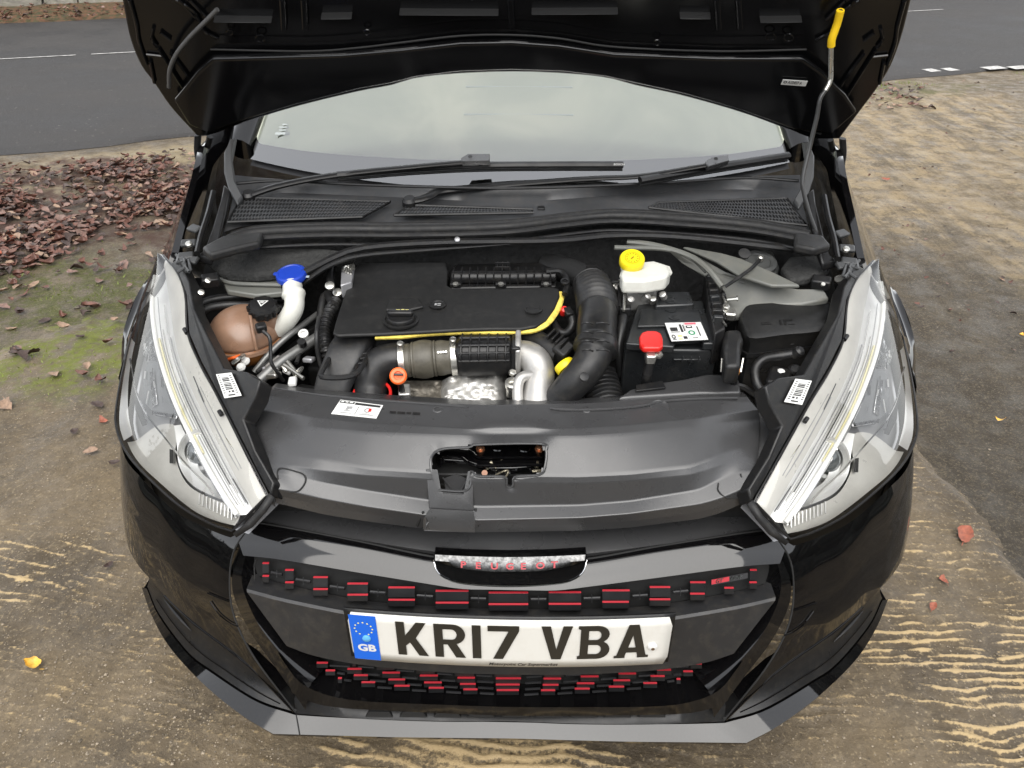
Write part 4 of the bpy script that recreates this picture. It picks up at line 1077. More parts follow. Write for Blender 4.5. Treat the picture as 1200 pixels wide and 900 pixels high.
# ================================================================== HEADLIGHTS
ctl = [(190,300,.862),(214,332,.842),(222,400,.795),(250,455,.758),(300,555,.685),(313,580,.665),(272,622,.605),(225,605,.607),(165,550,.612),(136,495,.628),(143,440,.675),(165,360,.770)]
A_ = np.array([[1, u/300, v/500, (u/300)**2, (u/300)*(v/500), (v/500)**2] for u, v, z in ctl]); zz_ = np.array([c_[2] for c_ in ctl])
co_, *_r = np.linalg.lstsq(A_, zz_, rcond=None)
HN = Vector((-.42, -.50, .75)).normalized()
def HL(u, v, off=0.0):
    z = float(np.dot(co_, [1, u/300, v/500, (u/300)**2, (u/300)*(v/500), (v/500)**2])); return Z(u, v, z) + HN*off
inn = [(191,299),(207,318),(217,345),(220,390),(234,425),(252,458),(276,506),(300,553),(314,580)]
outr = [(189,300),(176,326),(161,366),(146,424),(137,470),(136,500),(150,533),(180,566),(215,596),(250,615),(272,622)]
nS = 41
I_ = [(p.x, p.y) for p in cr([(a, b, 0) for a, b in inn], nS)]; O_ = [(p.x, p.y) for p in cr([(a, b, 0) for a, b in outr], nS)]
def hgrid(off, bulge=0.0, ins=0.0, nt=13):
    rows_ = []
    for (iu, iv), (ou, ov) in zip(I_, O_):
        r_ = []
        for k in range(nt):
            t_ = ins + (1-2*ins)*k/(nt-1); r_.append(HL(iu*(1-t_)+ou*t_, iv*(1-t_)+ov*t_, off + bulge*(4*t_*(1-t_))**.6))
        rows_.append(r_)
    return rows_
g = NT('headlight clear lens'); g.N.remove(g.b)
out = g.N['Material Output']; fz = g.N.new('ShaderNodeFresnel'); fz.inputs['IOR'].default_value = 1.6
tr = g.N.new('ShaderNodeBsdfTransparent'); tr.inputs[0].default_value = (.96,.96,.95,1); gl = g.N.new('ShaderNodeBsdfGlossy'); gl.inputs['Roughness'].default_value = .02
mxs = g.N.new('ShaderNodeMixShader'); g.L.new(fz.outputs[0], mxs.inputs[0]); g.L.new(tr.outputs[0], mxs.inputs[1]); g.L.new(gl.outputs[0], mxs.inputs[2]); g.L.new(mxs.outputs[0], out.inputs[0])
LENS = g.m
SILV = mat('headlight silver', (.80,.80,.79), .30, metal=.55, var=.06, vscale=10)
SILVW = mat('headlight pale silver', (.54,.53,.50), .36, metal=.2, var=.10, vscale=14, rvar=.1)
REFL = mat('headlight reflector', (.75,.75,.75), .12, metal=1.0, bump=.9, bscale=55, var=.3, vscale=30)
DGREY = mat('headlight grey cell', (.15,.155,.16), .2)
GREYI = mat('headlight mid grey', (.34,.34,.35), .3, metal=.5)
hl = bpy.data.objects.new('headlight', None); COL.objects.link(hl); hl.parent = CAR
def hpoly(name, px, off, m, th=.004, bev=.001): return prism(name, [HL(u, v, off) for u, v in px], HN*-th, m, hl, bev=bev)
def hsurf(name, A, B, offA, offB, m, n=30, k=6, bul=0.0, **kw):
    a = [(p.x, p.y) for p in cr([(x_, y_, 0) for x_, y_ in A], n)]; b = [(p.x, p.y) for p in cr([(x_, y_, 0) for x_, y_ in B], n)]
    rows_ = [[HL(p[0]*(1-q/k)+r_[0]*q/k, p[1]*(1-q/k)+r_[1]*q/k, offA*(1-q/k)+offB*q/k + bul*4*(q/k)*(1-q/k)) for p, r_ in zip(a, b)] for q in range(k+1)]
    return loft(name, rows_, m, hl, smooth=60, **kw)
loft('lens', hgrid(0, .012), LENS, hl, smooth=180)
# tub behind
tub = hgrid(-.035, 0, .03); ring = hgrid(0)
edge_o = [r_[0] for r_ in ring] + ring[-1][1:] + [r_[-1] for r_ in ring[::-1]][1:] + ring[0][-2:0:-1]
loft('reflector_tub', tub, GREYI, hl, smooth=60)
hc_ = sum(edge_o, Vector())/len(edge_o); deep = [p + HN*-.032 + (hc_-p)*.06 for p in edge_o]
loft('housing_wall', [[p + HN*-.001 for p in edge_o] + [edge_o[0] + HN*-.001], deep + [deep[0]]], SATIN, hl, smooth=40)
tube('lens_seal', edge_o + [edge_o[0]], .0022, SATIN, hl, curve=False, sides=6)
# silver brow along the inner edge, light guide, folded valley line
brow_in = [(193,303),(206,320),(215,347),(218,392),(232,428),(250,461),(274,509),(297,556),(309,580)]
fold = [(186,312),(192,350),(199,400),(212,440),(230,480),(255,530),(277,572),(291,598)]
dline = [(180,322),(176,350),(180,395),(192,440),(208,482),(232,530),(256,572),(276,603)]
hsurf('silver_brow', brow_in, fold, -.004, -.014, SILVW, bul=.003)
hsurf('brow_return', fold, dline, -.014, -.006, SILV, bul=-.003)
tube('light_guide', [HL(u, v, -.004) for u, v in dline], .0042, mat('light guide', (.92,.92,.90), .12, ior=1.45), hl, n=40, sides=10)
tube('light_guide_edge', [HL(u-5, v+2, -.010) for u, v in dline[1:]], .0022, CHROME, hl, n=40, sides=8)
tube('brow_groove', [HL(u, v, -.0085) for u, v in ((228,455),(243,487),(262,525),(284,562))], .0016, GREYI, hl, n=16, sides=6)
tube('brow_groove', [HL(u, v, -.0085) for u, v in ((205,350),(208,395),(220,435))], .0016, GREYI, hl, n=16, sides=6)
def between(t_, n=24): 
    a = cr([(x_, y_, 0) for x_, y_ in fold], n); b = cr([(x_, y_, 0) for x_, y_ in dline], n); return [(p.x*(1-t_)+q.x*t_, p.y*(1-t_)+q.y*t_) for p, q in zip(a, b)]
for i, (t_, m_, k0, k1) in enumerate(((.15,GREYI,6,23),(.30,CHROME,3,22),(.45,INK,10,21),(.58,CHROME,5,23),(.72,GREYI,2,23),(.85,INK,12,22))):
    tube('brow_line', [HL(u, v, -.0105) for u, v in between(t_)[k0:k1]], .0010, m_, hl, n=30, sides=6)
for (u0, v0, u1, v1, m_) in ((240,462,292,560,CHROME),(232,452,280,548,GREYI),(262,512,303,572,CHROME),(224,440,236,470,INK),(270,560,288,590,INK),(262,556,284,594,CHROME),(212,352,214,390,CHROME)):
    tube('brow_line', [HL(u0, v0, -.0055), HL((u0+u1)/2, (v0+v1)/2, -.0055), HL(u1, v1, -.0055)], .0009, m_, hl, n=12, sides=6)
tube('light_guide_highlight', [HL(u+3, v, -.007) for u, v in dline[2:6]], .0018, mat('painted guide highlight', (.75,.70,.42), .2), hl, n=30, sides=6)  # warm highlight along the guide, painted as a yellowish line
# outer cells
hpoly('side_reflector', [(164,374),(170,372),(173,385),(176,415),(164,418),(158,412),(155,395)], -.020, REFL)
hpoly('grey_cell', [(162,420),(178,417),(188,448),(203,487),(172,483),(158,468),(157,445)], -.020, DGREY)
rq = random.Random(31)
for i in range(16):
    u, v = rq.uniform(160, 184), rq.uniform(378, 478); l_ = rq.uniform(4, 16); w_ = rq.uniform(.5, 1.6); a_ = rq.uniform(-.5, .6)
    hpoly('reflector_facet', [(u, v), (u + w_, v + .5), (u + w_ + a_*l_*.4, v + l_), (u + a_*l_*.4, v + l_)], -.0155 + rq.random()*.002, rq.choice((CHROME, INK, SILV, GREYI)), .001, 0)
hpoly('cell_glint', [(167,432),(172,432),(176,470),(170,474)], -.016, REFL, .002)
hpoly('cell_glint', [(172,478),(200,484),(199,488),(171,482)], -.014, CHROME, .002)
hsurf('outer_rim', [(181,318),(165,356),(153,400),(146,440),(145,480),(150,508)], [(176,326),(160,368),(147,424),(140,470),(139,498),(144,516)], -.010, -.002, SILV)
hpoly('black_fin', [(151,455),(155,458),(163,488),(166,490),(165,495),(160,497),(152,478)], -.012, INK, .002)
# lower pale reflector panel with ribs
hsurf('lower_panel', [(150,512),(176,494),(197,497),(195,530),(206,560),(226,576),(262,590),(272,597)], [(146,517),(152,530),(163,545),(180,561),(205,583),(228,600),(252,610),(272,615)], -.020, -.006, SILVW, bul=-.002)
for i in range(10):
    u = 231 + i*4.2; v = 576 + i*2.0
    tube('rib', [HL(u, v+1, -.006), HL(u+1.5, v+15, -.002)], .0016, SILV, hl, n=4, sides=6)
hpoly('indicator_slot', [(193,524),(197,525),(197,541),(193,541)], -.010, INK, .002)
# projector
pcn = HL(224, 527, -.012); pax = Vector((-.05, -.80, .55)).normalized()
lathe('projector_bezel', pcn - pax*.012, pax, [(.040,-.012),(.040,.0),(.033,.010),(.026,.004),(.024,-.01)], SILV, hl, sides=36)
lathe('projector_lens', pcn - pax*.014, pax, [(.0245,0),(.023,.006),(.019,.011),(.012,.0145),(.004,.016),(.0005,.0162)], mat('projector glass', (.10,.11,.115), .05, ior=1.9, metal=.3), hl, sides=32, smooth=180)
hsurf('projector_shroud', [(200,497),(203,520),(206,545),(220,566),(245,580),(263,586)], [(208,492),(214,512),(222,545),(236,560),(252,574),(268,590)], -.008, -.022, SILV)
tube('arc_trim', [HL(u, v, -.001) for u, v in ((152,420),(158,455),(170,483),(192,512),(216,542),(240,566),(250,580))], .0016, CHROME, hl, n=30, sides=6)
hpoly('grey_wedge', [(250,571),(262,576),(272,590),(268,597),(252,583)], -.014, GREYI)
loft('tip_seal', [[HL(u, v, .001) for u, v in ((316,578),(305,595),(290,612),(274,625))], [HL(u, v, -.003) for u, v in ((321,583),(310,600),(295,617),(276,629))]], RUBBER, hl, smooth=60, solid=.004)
# black housing top on the engine side, its sticker and screws
hpx = [(200,309),(209,304),(222,330),(228,362),(243,392),(263,432),(290,436),(306,446),(301,466),(286,492),(300,528),(322,566),(318,582),(302,552),(277,503),(253,456),(236,424),(222,392),(219,346),(210,322)]
def HZ(u, v, off=0): return HL(u, v, off)
hs2 = prism('housing_top', [HZ(u, v, .002) for u, v in hpx], HN*-.03, SATIN, hl, bev=.003)
lq = [HZ(266,468,.0055), HZ(286,465,.0055), HZ(274,438,.0055), HZ(256,440,.0055)]
flatmap('housing_label', [rect(0,0,1,1)], mapq(lq), LABEL, hl, solid=.0006)
lq = [p + HN*.0012 for p in lq]
rb = random.Random(3); bars = []
for i in range(8): bars.append(rect(.28, .80-.07*i, .72, .80-.07*i+rb.choice((.02,.035,.045))))
for i in range(9): bars.append(rect(.08, .90-.09*i, .20, .90-.09*i+.03)); bars.append(rect(.80, .86-.09*i, .93, .86-.09*i+.03))
bars += [rect(.40,.19,.50,.26), rect(.58,.19,.72,.26), rect(.3,.06,.7,.11)]
flatmap('label_print', bars, mapq(lq), INK, hl)
for u, v in ((217,386),(258,482)): tube('housing_clip', [HL(u, v, .002), HL(u+3, v+5, .002)], .004, SATIN, hl, n=3, sides=8)
hlR = bpy.data.objects.new('headlight', None); COL.objects.link(hlR); hlR.parent = CAR
for ch in list(hl.children): mirror(ch, hlR)

# ================================================================== ENGINE BAY
BAY = mat('engine bay black', (.010,.010,.010), .6, var=.5, vscale=20, bump=.2, bscale=60)
tubV = [(-.66,.16,.42),(.66,.16,.42),(.66,.72,.42),(-.66,.72,.42),(-.66,.30,.70),(.66,.30,.70),(.70,.74,.86),(-.70,.74,.86)]
box('undertray', (0,.46,.36), (1.1,.50,.02), BAY, CAR)
bulk = loft('bulkhead', [rowz(sealpx, .885), [Vector((p.x, p.y+.0, .80)) for p in rowz(sealpx, .885)], [Vector((p.x, .70, .40)) for p in rowz(sealpx, .885)]], mat('bulkhead felt', (.012,.012,.012), .8, var=.6, vscale=60, bump=.8, bscale=90), CAR, smooth=60)
for sx in (-1, 1):
    loft('inner_wing', [[Vector((sx*.645, y, .40)) for y in (.36,.5,.8)], [Vector((sx*.65, y, z)) for y, z in ((.36,.58),(.5,.66),(.8,.80))], [Vector((sx*.675, y, z)) for y, z in ((.36,.60),(.5,.69),(.8,.86))]], BAY, CAR, smooth=40)
box('radiator', (0,.20,.50), (.95,.05,.30), BAY, CAR)
# --- radiator cover -------------------------------------------------
RT = [ # rows: (u, v, z) tables from the rear edge to the front lip
 [(324,449,.712),(360,455,.712),(430,461,.715),(560,469,.718),(680,467,.718),(740,463,.715),(820,459,.715),(870,459,.712)],
 [(316,456,.730),(360,460,.733),(430,467,.736),(560,475,.738),(680,473,.738),(740,469,.736),(820,465,.734),(876,465,.728)],
 [(312,464,.730),(360,468,.732),(430,475,.735),(560,483,.737),(680,480,.737),(740,476,.735),(820,472,.733),(880,471,.726)],
 [(300,480,.722),(360,488,.731),(430,496,.733),(560,503,.734),(680,502,.734),(740,498,.733),(820,490,.731),(888,480,.720)],
 [(296,492,.712),(360,500,.725),(430,506,.728),(560,511,.729),(680,511,.729),(740,507,.728),(820,499,.726),(890,490,.710)],
 [(304,530,.690),(335,532,.700),(372,538,.702),(430,550,.696),(560,558,.690),(680,559,.690),(740,556,.693),(810,548,.697),(838,537,.702),(868,524,.700),(889,523,.692)],
 [(306,540,.686),(335,545,.692),(372,550,.692),(430,557,.688),(560,565,.681),(680,566,.681),(740,563,.684),(810,556,.688),(838,547,.692),(868,536,.692),(888,536,.688)],
 [(310,552,.682),(335,556,.683),(380,566,.672),(430,575,.662),(500,586,.648),(560,594,.640),(680,592,.642),(740,587,.648),(820,574,.664),(842,562,.674),(866,552,.682),(886,552,.682)],
 [(318,572,.668),(335,575,.664),(380,585,.656),(430,594,.648),(500,604,.637),(560,610,.631),(680,607,.634),(740,602,.640),(820,591,.652),(842,585,.658),(866,575,.666),(883,566,.672)],
 [(322,580,.655),(335,583,.646),(380,594,.638),(430,602,.630),(500,612,.619),(560,617,.613),(680,615,.615),(740,611,.620),(820,600,.633),(842,594,.640),(866,584,.650),(882,574,.660)],
 [(324,590,.640),(335,592,.630),(380,603,.620),(430,611,.612),(500,620,.600),(560,624,.595),(680,622,.597),(740,618,.602),(820,608,.615),(842,602,.622),(866,592,.635),(882,580,.645)],
]
NU, SUB = 190, 8
cols = []
grid = []
for r_ in RT:
    us = [q[0] for q in r_]; row = []
    for i in range(NU):
        w = i/(NU-1); u = us[0] + (us[-1]-us[0])*w
        row.append((u, float(np.interp(u, us, [q[1] for q in r_])), float(np.interp(u, us, [q[2] for q in r_]))))
    arr = np.array(row); ker = np.ones(5)/5
    for cidx in (1, 2):
        p_ = np.concatenate([2*arr[0,cidx]-arr[2:0:-1,cidx], arr[:,cidx], 2*arr[-1,cidx]-arr[-2:-4:-1,cidx]]); arr[:,cidx] = np.convolve(p_, ker, 'valid')
    grid.append(arr)
full = []
for i in range(len(grid)-1):
    a = grid[max(0,i-1)]; b = grid[i]; c_ = grid[i+1]; d = grid[min(len(grid)-1, i+2)]
    for k in range(SUB):
        t_ = k/SUB; q = .5*((2*b) + (c_-a)*t_*.55 + 0) if False else b + (c_-b)*(t_*t_*(3-2*t_)*.35 + t_*.65)
        full.append(q)
full.append(grid[-1])
HOLE = [(510,574),(505,548),(507,533),(520,526),(550,524),(560,521),(634,520),(640,528),(639,545),(633,556),(604,559),(601,570),(594,570),(591,559),(560,558),(552,552),(548,574)]
def seg_near(px, py):
    best = (1e9, None)
    for i in range(len(HOLE)):
        x0, y0 = HOLE[i]; x1, y1 = HOLE[(i+1) % len(HOLE)]; dx_, dy_ = x1-x0, y1-y0
        t_ = max(0, min(1, ((px-x0)*dx_+(py-y0)*dy_)/(dx_*dx_+dy_*dy_))); qx, qy = x0+dx_*t_, y0+dy_*t_
        d_ = math.hypot(px-qx, py-qy)
        if d_ < best[0]: best = (d_, (qx, qy))
    return best
def inside(px, py, poly):
    c_ = False; n = len(poly)
    for i in range(n):
        x0, y0 = poly[i]; x1, y1 = poly[(i+1) % n]
        if (y0 > py) != (y1 > py) and px < (x1-x0)*(py-y0)/(y1-y0)+x0: c_ = not c_
    return c_
V_ = []; UV_ = []
for arr in full:
    for u, v, z in arr:
        if 498 < u < 648 and 512 < v < 582:
            d_, q = seg_near(u, v)
            if d_ < 1.7: u, v = q
        # soft dish above the catch
        e = math.exp(-((u-600)/42)**4 - ((v-509)/9)**2); z2 = z - .006*e
        # recessed centre step
        V_.append(Z(u, v, z2)); UV_.append((u, v))
F_ = []
for i in range(len(full)-1):
    for j in range(NU-1):
        ids = [i*NU+j, i*NU+j+1, (i+1)*NU+j+1, (i+1)*NU+j]
        cu_ = sum(UV_[k][0] for k in ids)/4; cv_ = sum(UV_[k][1] for k in ids)/4
        if not inside(cu_, cv_, HOLE): F_.append(ids)
cover = mesh('radiator_cover', V_, F_, COVER, CAR, smooth=180)
def CV(u, v, up=0.0):       # point on the cover under a pixel
    vs_ = [np.interp(u, arr[:,0], arr[:,1]) for arr in full]; zs_ = [np.interp(u, arr[:,0], arr[:,2]) for arr in full]
    return Z(u, v, float(np.interp(v, vs_, zs_)) + up)
tube('catch_opening_rim', [CV(u, v, .001) for u, v in HOLE + [HOLE[0]]], .0022, COVER, cover, n=120, sides=6)
# side flanges of the cover
for px, zs in (([(324,449),(316,456),(300,480),(287,492),(292,520),(306,552),(318,585),(322,590),(310,552),(304,530),(296,492)], None),):
    zz = [.712,.722,.712,.705,.690,.672,.650,.64,.675,.685,.705]
    fl = prism('cover_flange', [Z(u, v, z) for (u, v), z in zip(px, zz)], (0,0,-.012), COVER, cover, bev=.002)
px = [(870,459),(878,466),(890,482),(906,492),(915,498),(905,525),(895,545),(884,570),(886,552),(889,523),(890,490),(884,474)]
zz = [.712,.722,.712,.705,.70,.685,.675,.655,.675,.685,.705,.72]
prism('cover_flange', [Z(u, v, z) for (u, v), z in zip(px, zz)], (0,0,-.012), COVER, cover, bev=.002)
# corner access flaps
fl = [(325,562),(327,549),(348,553),(357,558),(357,566),(350,575),(340,577)]
tube('access_flap', [CV(u, v, .0012) for u, v in fl], .0012, DARK, cover, n=40, sides=6)
fr_ = [(842,566),(842,575),(852,583),(873,580),(868,555)]
tube('access_flap', [CV(u, v, .0012) for u, v in fr_], .0012, DARK, cover, n=40, sides=6)
# raised rear shelf on the right with clip plate
sh = prism('cover_shelf', [Z(u, v, .735) for u, v in ((724,466),(738,456),(765,449),(800,444),(828,438),(853,438),(866,444),(869,460),(820,460),(740,465))], (0,0,-.02), COVER, cover, bev=.005, seg=3)
prism('shelf_plate', [Z(u, v, .737) for u, v in ((745,460),(745,453),(776,448),(780,456))], (0,0,.004), SATIN, cover, bev=.001)
tube('shelf_bead', [CV(u, v, .002) for u, v in ((645,478),(660,480),(700,480),(750,476),(780,470),(830,467),(864,467))], .0025, COVER, cover, n=40, sides=8)
tube('rear_bead', [CV(u, v, .0005) for u, v in ((322,455),(360,461),(430,468),(540,476),(548,478))], .0022, COVER, cover, n=40, sides=8)
# centre step in the front ledge, catch guide
st = prism('centre_step', [CV(u, v, .004) for u, v in ((499,603),(503,596),(555,599),(557,606))] + [CV(557,612,.004), CV(495,610,.004)], (0,-.004,-.02), COVER, cover, bev=.0015)
for (u0, v0, u1, v1) in ((496,600,489,616),(557,596,562,617)):
    tube('ledge_notch', [CV(u0, v0, .001), CV(u1, v1, .001)], .0025, DARK, cover, n=4, sides=6)
# catch assembly inside the opening
catch = bpy.data.objects.new('bonnet_catch', None); COL.objects.link(catch); catch.parent = CAR
box('catch_well', Z(572,552,.62), (.24,.10,.02), DARK, catch, bev=.002)
pl_ = [(548,530),(560,522),(638,521),(638,545),(600,548),(570,548),(548,540),(520,538),(514,545),(510,535),(520,528)]
cp = prism('catch_plate', [Z(u, v, .676) for u, v in pl_], (0,0,-.01), PAINT, catch, bev=.002)
tube('plate_fold', [Z(u, v, .682) for u, v in ((548,527),(556,532),(562,536),(600,536),(636,536))], .0025, PAINT, catch, n=20, sides=8)
tube('plate_fold', [Z(u, v, .680) for u, v in ((516,545),(518,538),(528,535),(540,536),(550,543),(562,546),(600,545),(636,545))], .0028, PAINT, catch, n=40, sides=8)
for u, v in ((563,526.5),(632,526.5)): lathe('catch_bolt', Z(u, v, .678), (0,-.3,.95), [(.0078,0),(.0078,.002),(.005,.002),(.005,.006),(.0035,.007)], COPPER, catch, sides=14)
lathe('catch_bolt', Z(568,555,.668), (0,-.6,.8), [(.005,0),(.005,.005)], mat('dull copper', (.22,.12,.08), .5, metal=.5), catch, sides=10)
for u, v in ((583,524),(615,525)): tube('cable_loop', [Z(u-6, v-2, .682), Z(u-5, v+3, .682), Z(u+3, v+4, .682), Z(u+6, v, .682)], .002, PAINT, catch, n=12, sides=6)
rb = random.Random(8)
GREASE = mat('greased metal', (.30,.27,.20), .3, metal=.8, var=.7, vscale=90, bump=.6, bscale=150)
for i in range(14):
    u = rb.uniform(563, 634); v = rb.uniform(543, 555)
    q = [Z(u + rb.uniform(-9, 9), v + rb.uniform(-4, 4), .672 + rb.uniform(-.004,.006)) for k in range(4)]
    tube('latch_lever', q, rb.uniform(.0014,.003), GREASE if i % 2 else PAINT, catch, n=12, sides=6)
prism('guide_wedge', [Z(u, v, .655) for u, v in ((520,560),(522,575),(544,577),(546,560),(535,555))], (0,0,-.01), COVER, catch, bev=.001)
tube('guide_edge', [Z(519,560,.66), Z(532,576,.655)], .0015, COVER, catch, n=3, sides=6); tube('guide_edge', [Z(546,564,.66), Z(539,577,.655)], .0015, COVER, catch, n=3, sides=6)
tube('guide_edge', [CV(519,577.5,.002), CV(543,579,.002)], .0012, COVER, catch, n=3, sides=6)
prism('catch_guide', [CV(u, v, .0015) for u, v in ((499,549),(513,550),(517,576),(543,579),(548,552),(554,551),(555,598),(503,595))], (0,0,-.004), COVER, catch, bev=.001)
# fasteners and the white sticker
for u, v in ((513,481),(687,481)):
    f_ = lathe('cover_fastener', CV(u, v, -.001), (0,-.25,.97), [(.0085,0),(.0085,.0015),(.006,.003),(.005,.003),(.005,.0015),(.001,.0015)], COVER, cover, sides=18)
lathe('cover_dimple', CV(773,478,-.001), (0,-.2,.97), [(.018,0),(.0165,.0025),(.013,.001),(.006,.0012)], COVER, cover, sides=24)
lq = [CV(388,485,.0012), CV(441,490.5,.0012), CV(449,475,.0012), CV(399,468.5,.0012)]
flatmap('service_sticker', [rect(0,0,1,1)], mapq(lq), LABEL, cover, solid=.0006)
lq2 = mapq([p + Vector((0,-.0003,.0009)) for p in lq])
flatmap('sticker_print', [rect(.02,.80,.36,.95), rect(.38,.78,.96,.93), rect(.495,.1,.505,.68)] , lq2, INK, cover)
lq3 = mapq([p + Vector((0,-.0005,.0015)) for p in lq])
flatmap('sticker_print', [rect(.05,.84,.12,.91), rect(.15,.84,.22,.91), rect(.25,.84,.33,.91)], lq3, LABEL, cover)
flatmap('sticker_print', [rect(.22,.30,.36,.34), rect(.25,.38,.30,.6), rect(.31,.45,.37,.62), rect(.12,.14,.42,.17), rect(.58,.14,.92,.17), rect(.64,.22,.82,.24)], lq3, GINK, cover)
flatmap('sticker_emblem', [ring2(.73,.48,.05,.075,16,2.2)], lq3, GINK, cover)
flatmap('sticker_emblem', [([Vector((.76,.36,0)),Vector((.82,.42,0)),Vector((.80,.62,0)),Vector((.75,.6,0))], [[0,1,2,3]])], mapq([p + Vector((0,-.0007,.002)) for p in lq]), RED, cover)
flatmap('moulded_text', [rect(.0,.3,.2,.6), rect(.25,.3,.5,.6), rect(.55,.35,.7,.6), rect(.75,.3,1,.62)], mapq([CV(456,487,.0008), CV(492,489,.0008), CV(493,480,.0008), CV(458,478,.0008)]), SATIN, cover)
# --- engine cover ----------------------------------------------------
def EC(u, v, up=0.0): return Z(u, v, .800 + (386-v)*.00045 + up)
epx = [(420,308),(470,307),(522,307),(525,318),(524,334),(530,338),(590,338),(644,336),(655,338),(656,346),(650,360),(640,374),(628,382),(610,385),(575,385),(540,386),(505,388),(450,391),(395,393),(390,390),(393,378),(402,350),(412,320)]
ec = prism('engine_cover', [EC(u, v) for u, v in epx], (0,0,-.007), ECOV, CAR, bev=.003, seg=3)
prism('raised_pad', [EC(u, v, -.001) for u, v in ((455,354),(490,352),(497,362),(480,366),(452,366))], (0,0,.006), ECOV, ec, bev=.005, seg=3)
fpx = [(440,392.5),(470,391.5),(500,388.5),(540,386.5),(580,386.5),(612,386),(630,383),(643,374),(653,358),(657,343)]
tube('foam_edge', [EC(u, v+1.6, -.009) for u, v in fpx], .0085, FOAMY, ec, n=60, sides=10, flat=.8)
prism('cover_underside', [EC(410+(u-410)*.985, 345+(v-345)*.97, -.02) for u, v in epx], (0,0,-.04), BAY, ec, bev=.004)
cpos = EC(470,375,.0)
rc = lathe('filler_recess', cpos, (0,0,1), [(.034,-.002),(.034,.0015),(.030,.0025),(.029,.0005)], ECOV, ec, sides=32)
lathe('oil_cap', cpos, (0,0,1), [(.027,.0),(.027,.006),(.025,.009),(.02,.010)], SATIN, ec, sides=32)
box('cap_grip', cpos + Vector((0,0,.014)), (.048,.013,.012), SATIN, ec, rot=(0,0,0), bev=.004)
flatmap('cap_mark', [rect(-.012,.018,-.004,.022), rect(-.002,.018,.004,.023), rect(.006,.018,.012,.022)], lambda x, y: cpos + Vector((x, y, .0108)), PLATEY, ec)
for (u, v, r_) in ((513,357,.017),(625,363,.017)):
    lathe('emblem_boss', EC(u, v), (0,0,1), [(r_,-.001),(r_,.0015),(r_*.8,.002),(r_*.72,.0005)], ECOV, ec, sides=28)
e_ = EC(513,357,.0012)
flatmap('emblem', [rect(-.006,-.004,-.002,.005), rect(-.001,-.005,.006,-.002), rect(-.001,.001,.006,.005)], lambda x, y: e_ + Vector((x, y, .0006)), GINK, ec)
# inlet manifold with ribs behind the cover's notch
mf = bpy.data.objects.new('inlet_manifold', None); COL.objects.link(mf); mf.parent = CAR
prism('manifold_body', [Z(u, v, .815) for u, v in ((527,337),(527,318),(535,309),(640,307),(652,318),(652,335))], (0,0,-.05), SATIN, mf, bev=.004)
tube('manifold_runner', [Z(u, v, .826) for u, v in ((530,325),(560,325),(600,325),(650,324))], .013, SATIN, mf, n=10, sides=12)
for i in range(13):
    u = 532 + i*9.4; box('manifold_rib', Z(u, 324, .826), (.003,.034,.028), SATIN, mf, bev=.0008)
for u in (583,589,595): 
    box('manifold_fin', Z(u, 314, .83), (.002,.03,.016), SATIN, mf, bev=.0005)
for v in (311,316): box('manifold_fin', Z(589, v, .835), (.030,.002,.014), SATIN, mf, bev=.0005)
for u, v in ((534,334),(587,334),(640,334)):
    lathe('manifold_bolt', Z(u, v, .822), (0,-.2,1), [(.006,0),(.006,.004),(.003,.005)], STEEL, mf, sides=6)
    box('bolt_lug', Z(u, v-.5, .818), (.022,.014,.01), SATIN, mf, bev=.002)
# left hoses by the cover
tube('coolant_hose', [Z(u, v, z) for u, v, z in ((392,360,.80),(383,345,.80),(378,355,.79),(376,375,.77),(380,395,.75),(386,415,.72))], .0085, HOSE, CAR, n=30)
tube('coolant_hose', [Z(u, v, z) for u, v, z in ((389,310,.83),(387,322,.82),(388,336,.81),(391,345,.79))], .0085, HOSE, CAR, n=20)
tube('corrugated_sleeve', [Z(u, v, z) for u, v, z in ((394,352,.80),(385,368,.79),(380,388,.77),(382,408,.75),(388,425,.72))], lambda s: .011 + .0018*math.sin(s*110), HOSE, CAR, n=120, sides=10)
tube('vacuum_pipe', [Z(u, v, z) for u, v, z in ((374,372,.80),(371,395,.78),(374,420,.74),(382,445,.70))], .0045, HOSE, CAR, n=20)
for u, v, z in ((387,336,.83),(396,344,.81)): lathe('hose_clip', Z(u, v, z), (0,-.5,.8), [(.009,0),(.009,.006),(.005,.007)], STEEL, CAR, sides=14)
prism('sensor_block', [Z(u, v, .835) for u, v in ((400,312),(416,311),(412,330),(399,334))], (0,0,-.03), GREYI, CAR, bev=.003)
for k in range(4): tube('sensor_wire', [Z(402+k*3, 318+k, .838), Z(405+k*3, 312-k, .845), Z(412+k, 316, .838)], .0022, STEEL, CAR, n=10, sides=6)
# left air duct
du = []
for u, v, z, w, h in ((420,394,.768,.036,.020),(408,412,.760,.036,.022),(400,430,.745,.034,.022),(392,446,.725,.032,.022),(386,466,.700,.030,.024)):
    c_ = Z(u, v, z); ring_ = []
    for k in range(20):
        a = 2*math.pi*k/20; ca, sa = math.cos(a), math.sin(a)
        ring_.append(c_ + Vector((w*math.copysign(abs(ca)**.5, ca), 0, 0)) + Vector((0,.35,.9))*(h*math.copysign(abs(sa)**.5, sa)))
    du.append(ring_)
duct = loft('air_duct', du, HOSE, CAR, close_u=True, cap=True, smooth=50)
rimp = [Z(u, v, .758) for u, v in ((398,402),(378,434),(379,442),(410,441),(424,430),(436,402))]
tube('duct_rim', rimp, .005, HOSE, duct, n=40, sides=8)
for k in range(5): 
    p = rimp[4].lerp(rimp[5], (k+.5)/5); box('duct_notch', p + Vector((-.004,0,.002)), (.010,.006,.006), HOSE, duct, rot=(0,0,25), bev=.001)
prism('duct_bracket', [Z(u, v, .70) for u, v in ((418,448),(438,402),(462,402),(458,420),(432,452))], (0,0,-.01), SATIN, CAR, bev=.002)
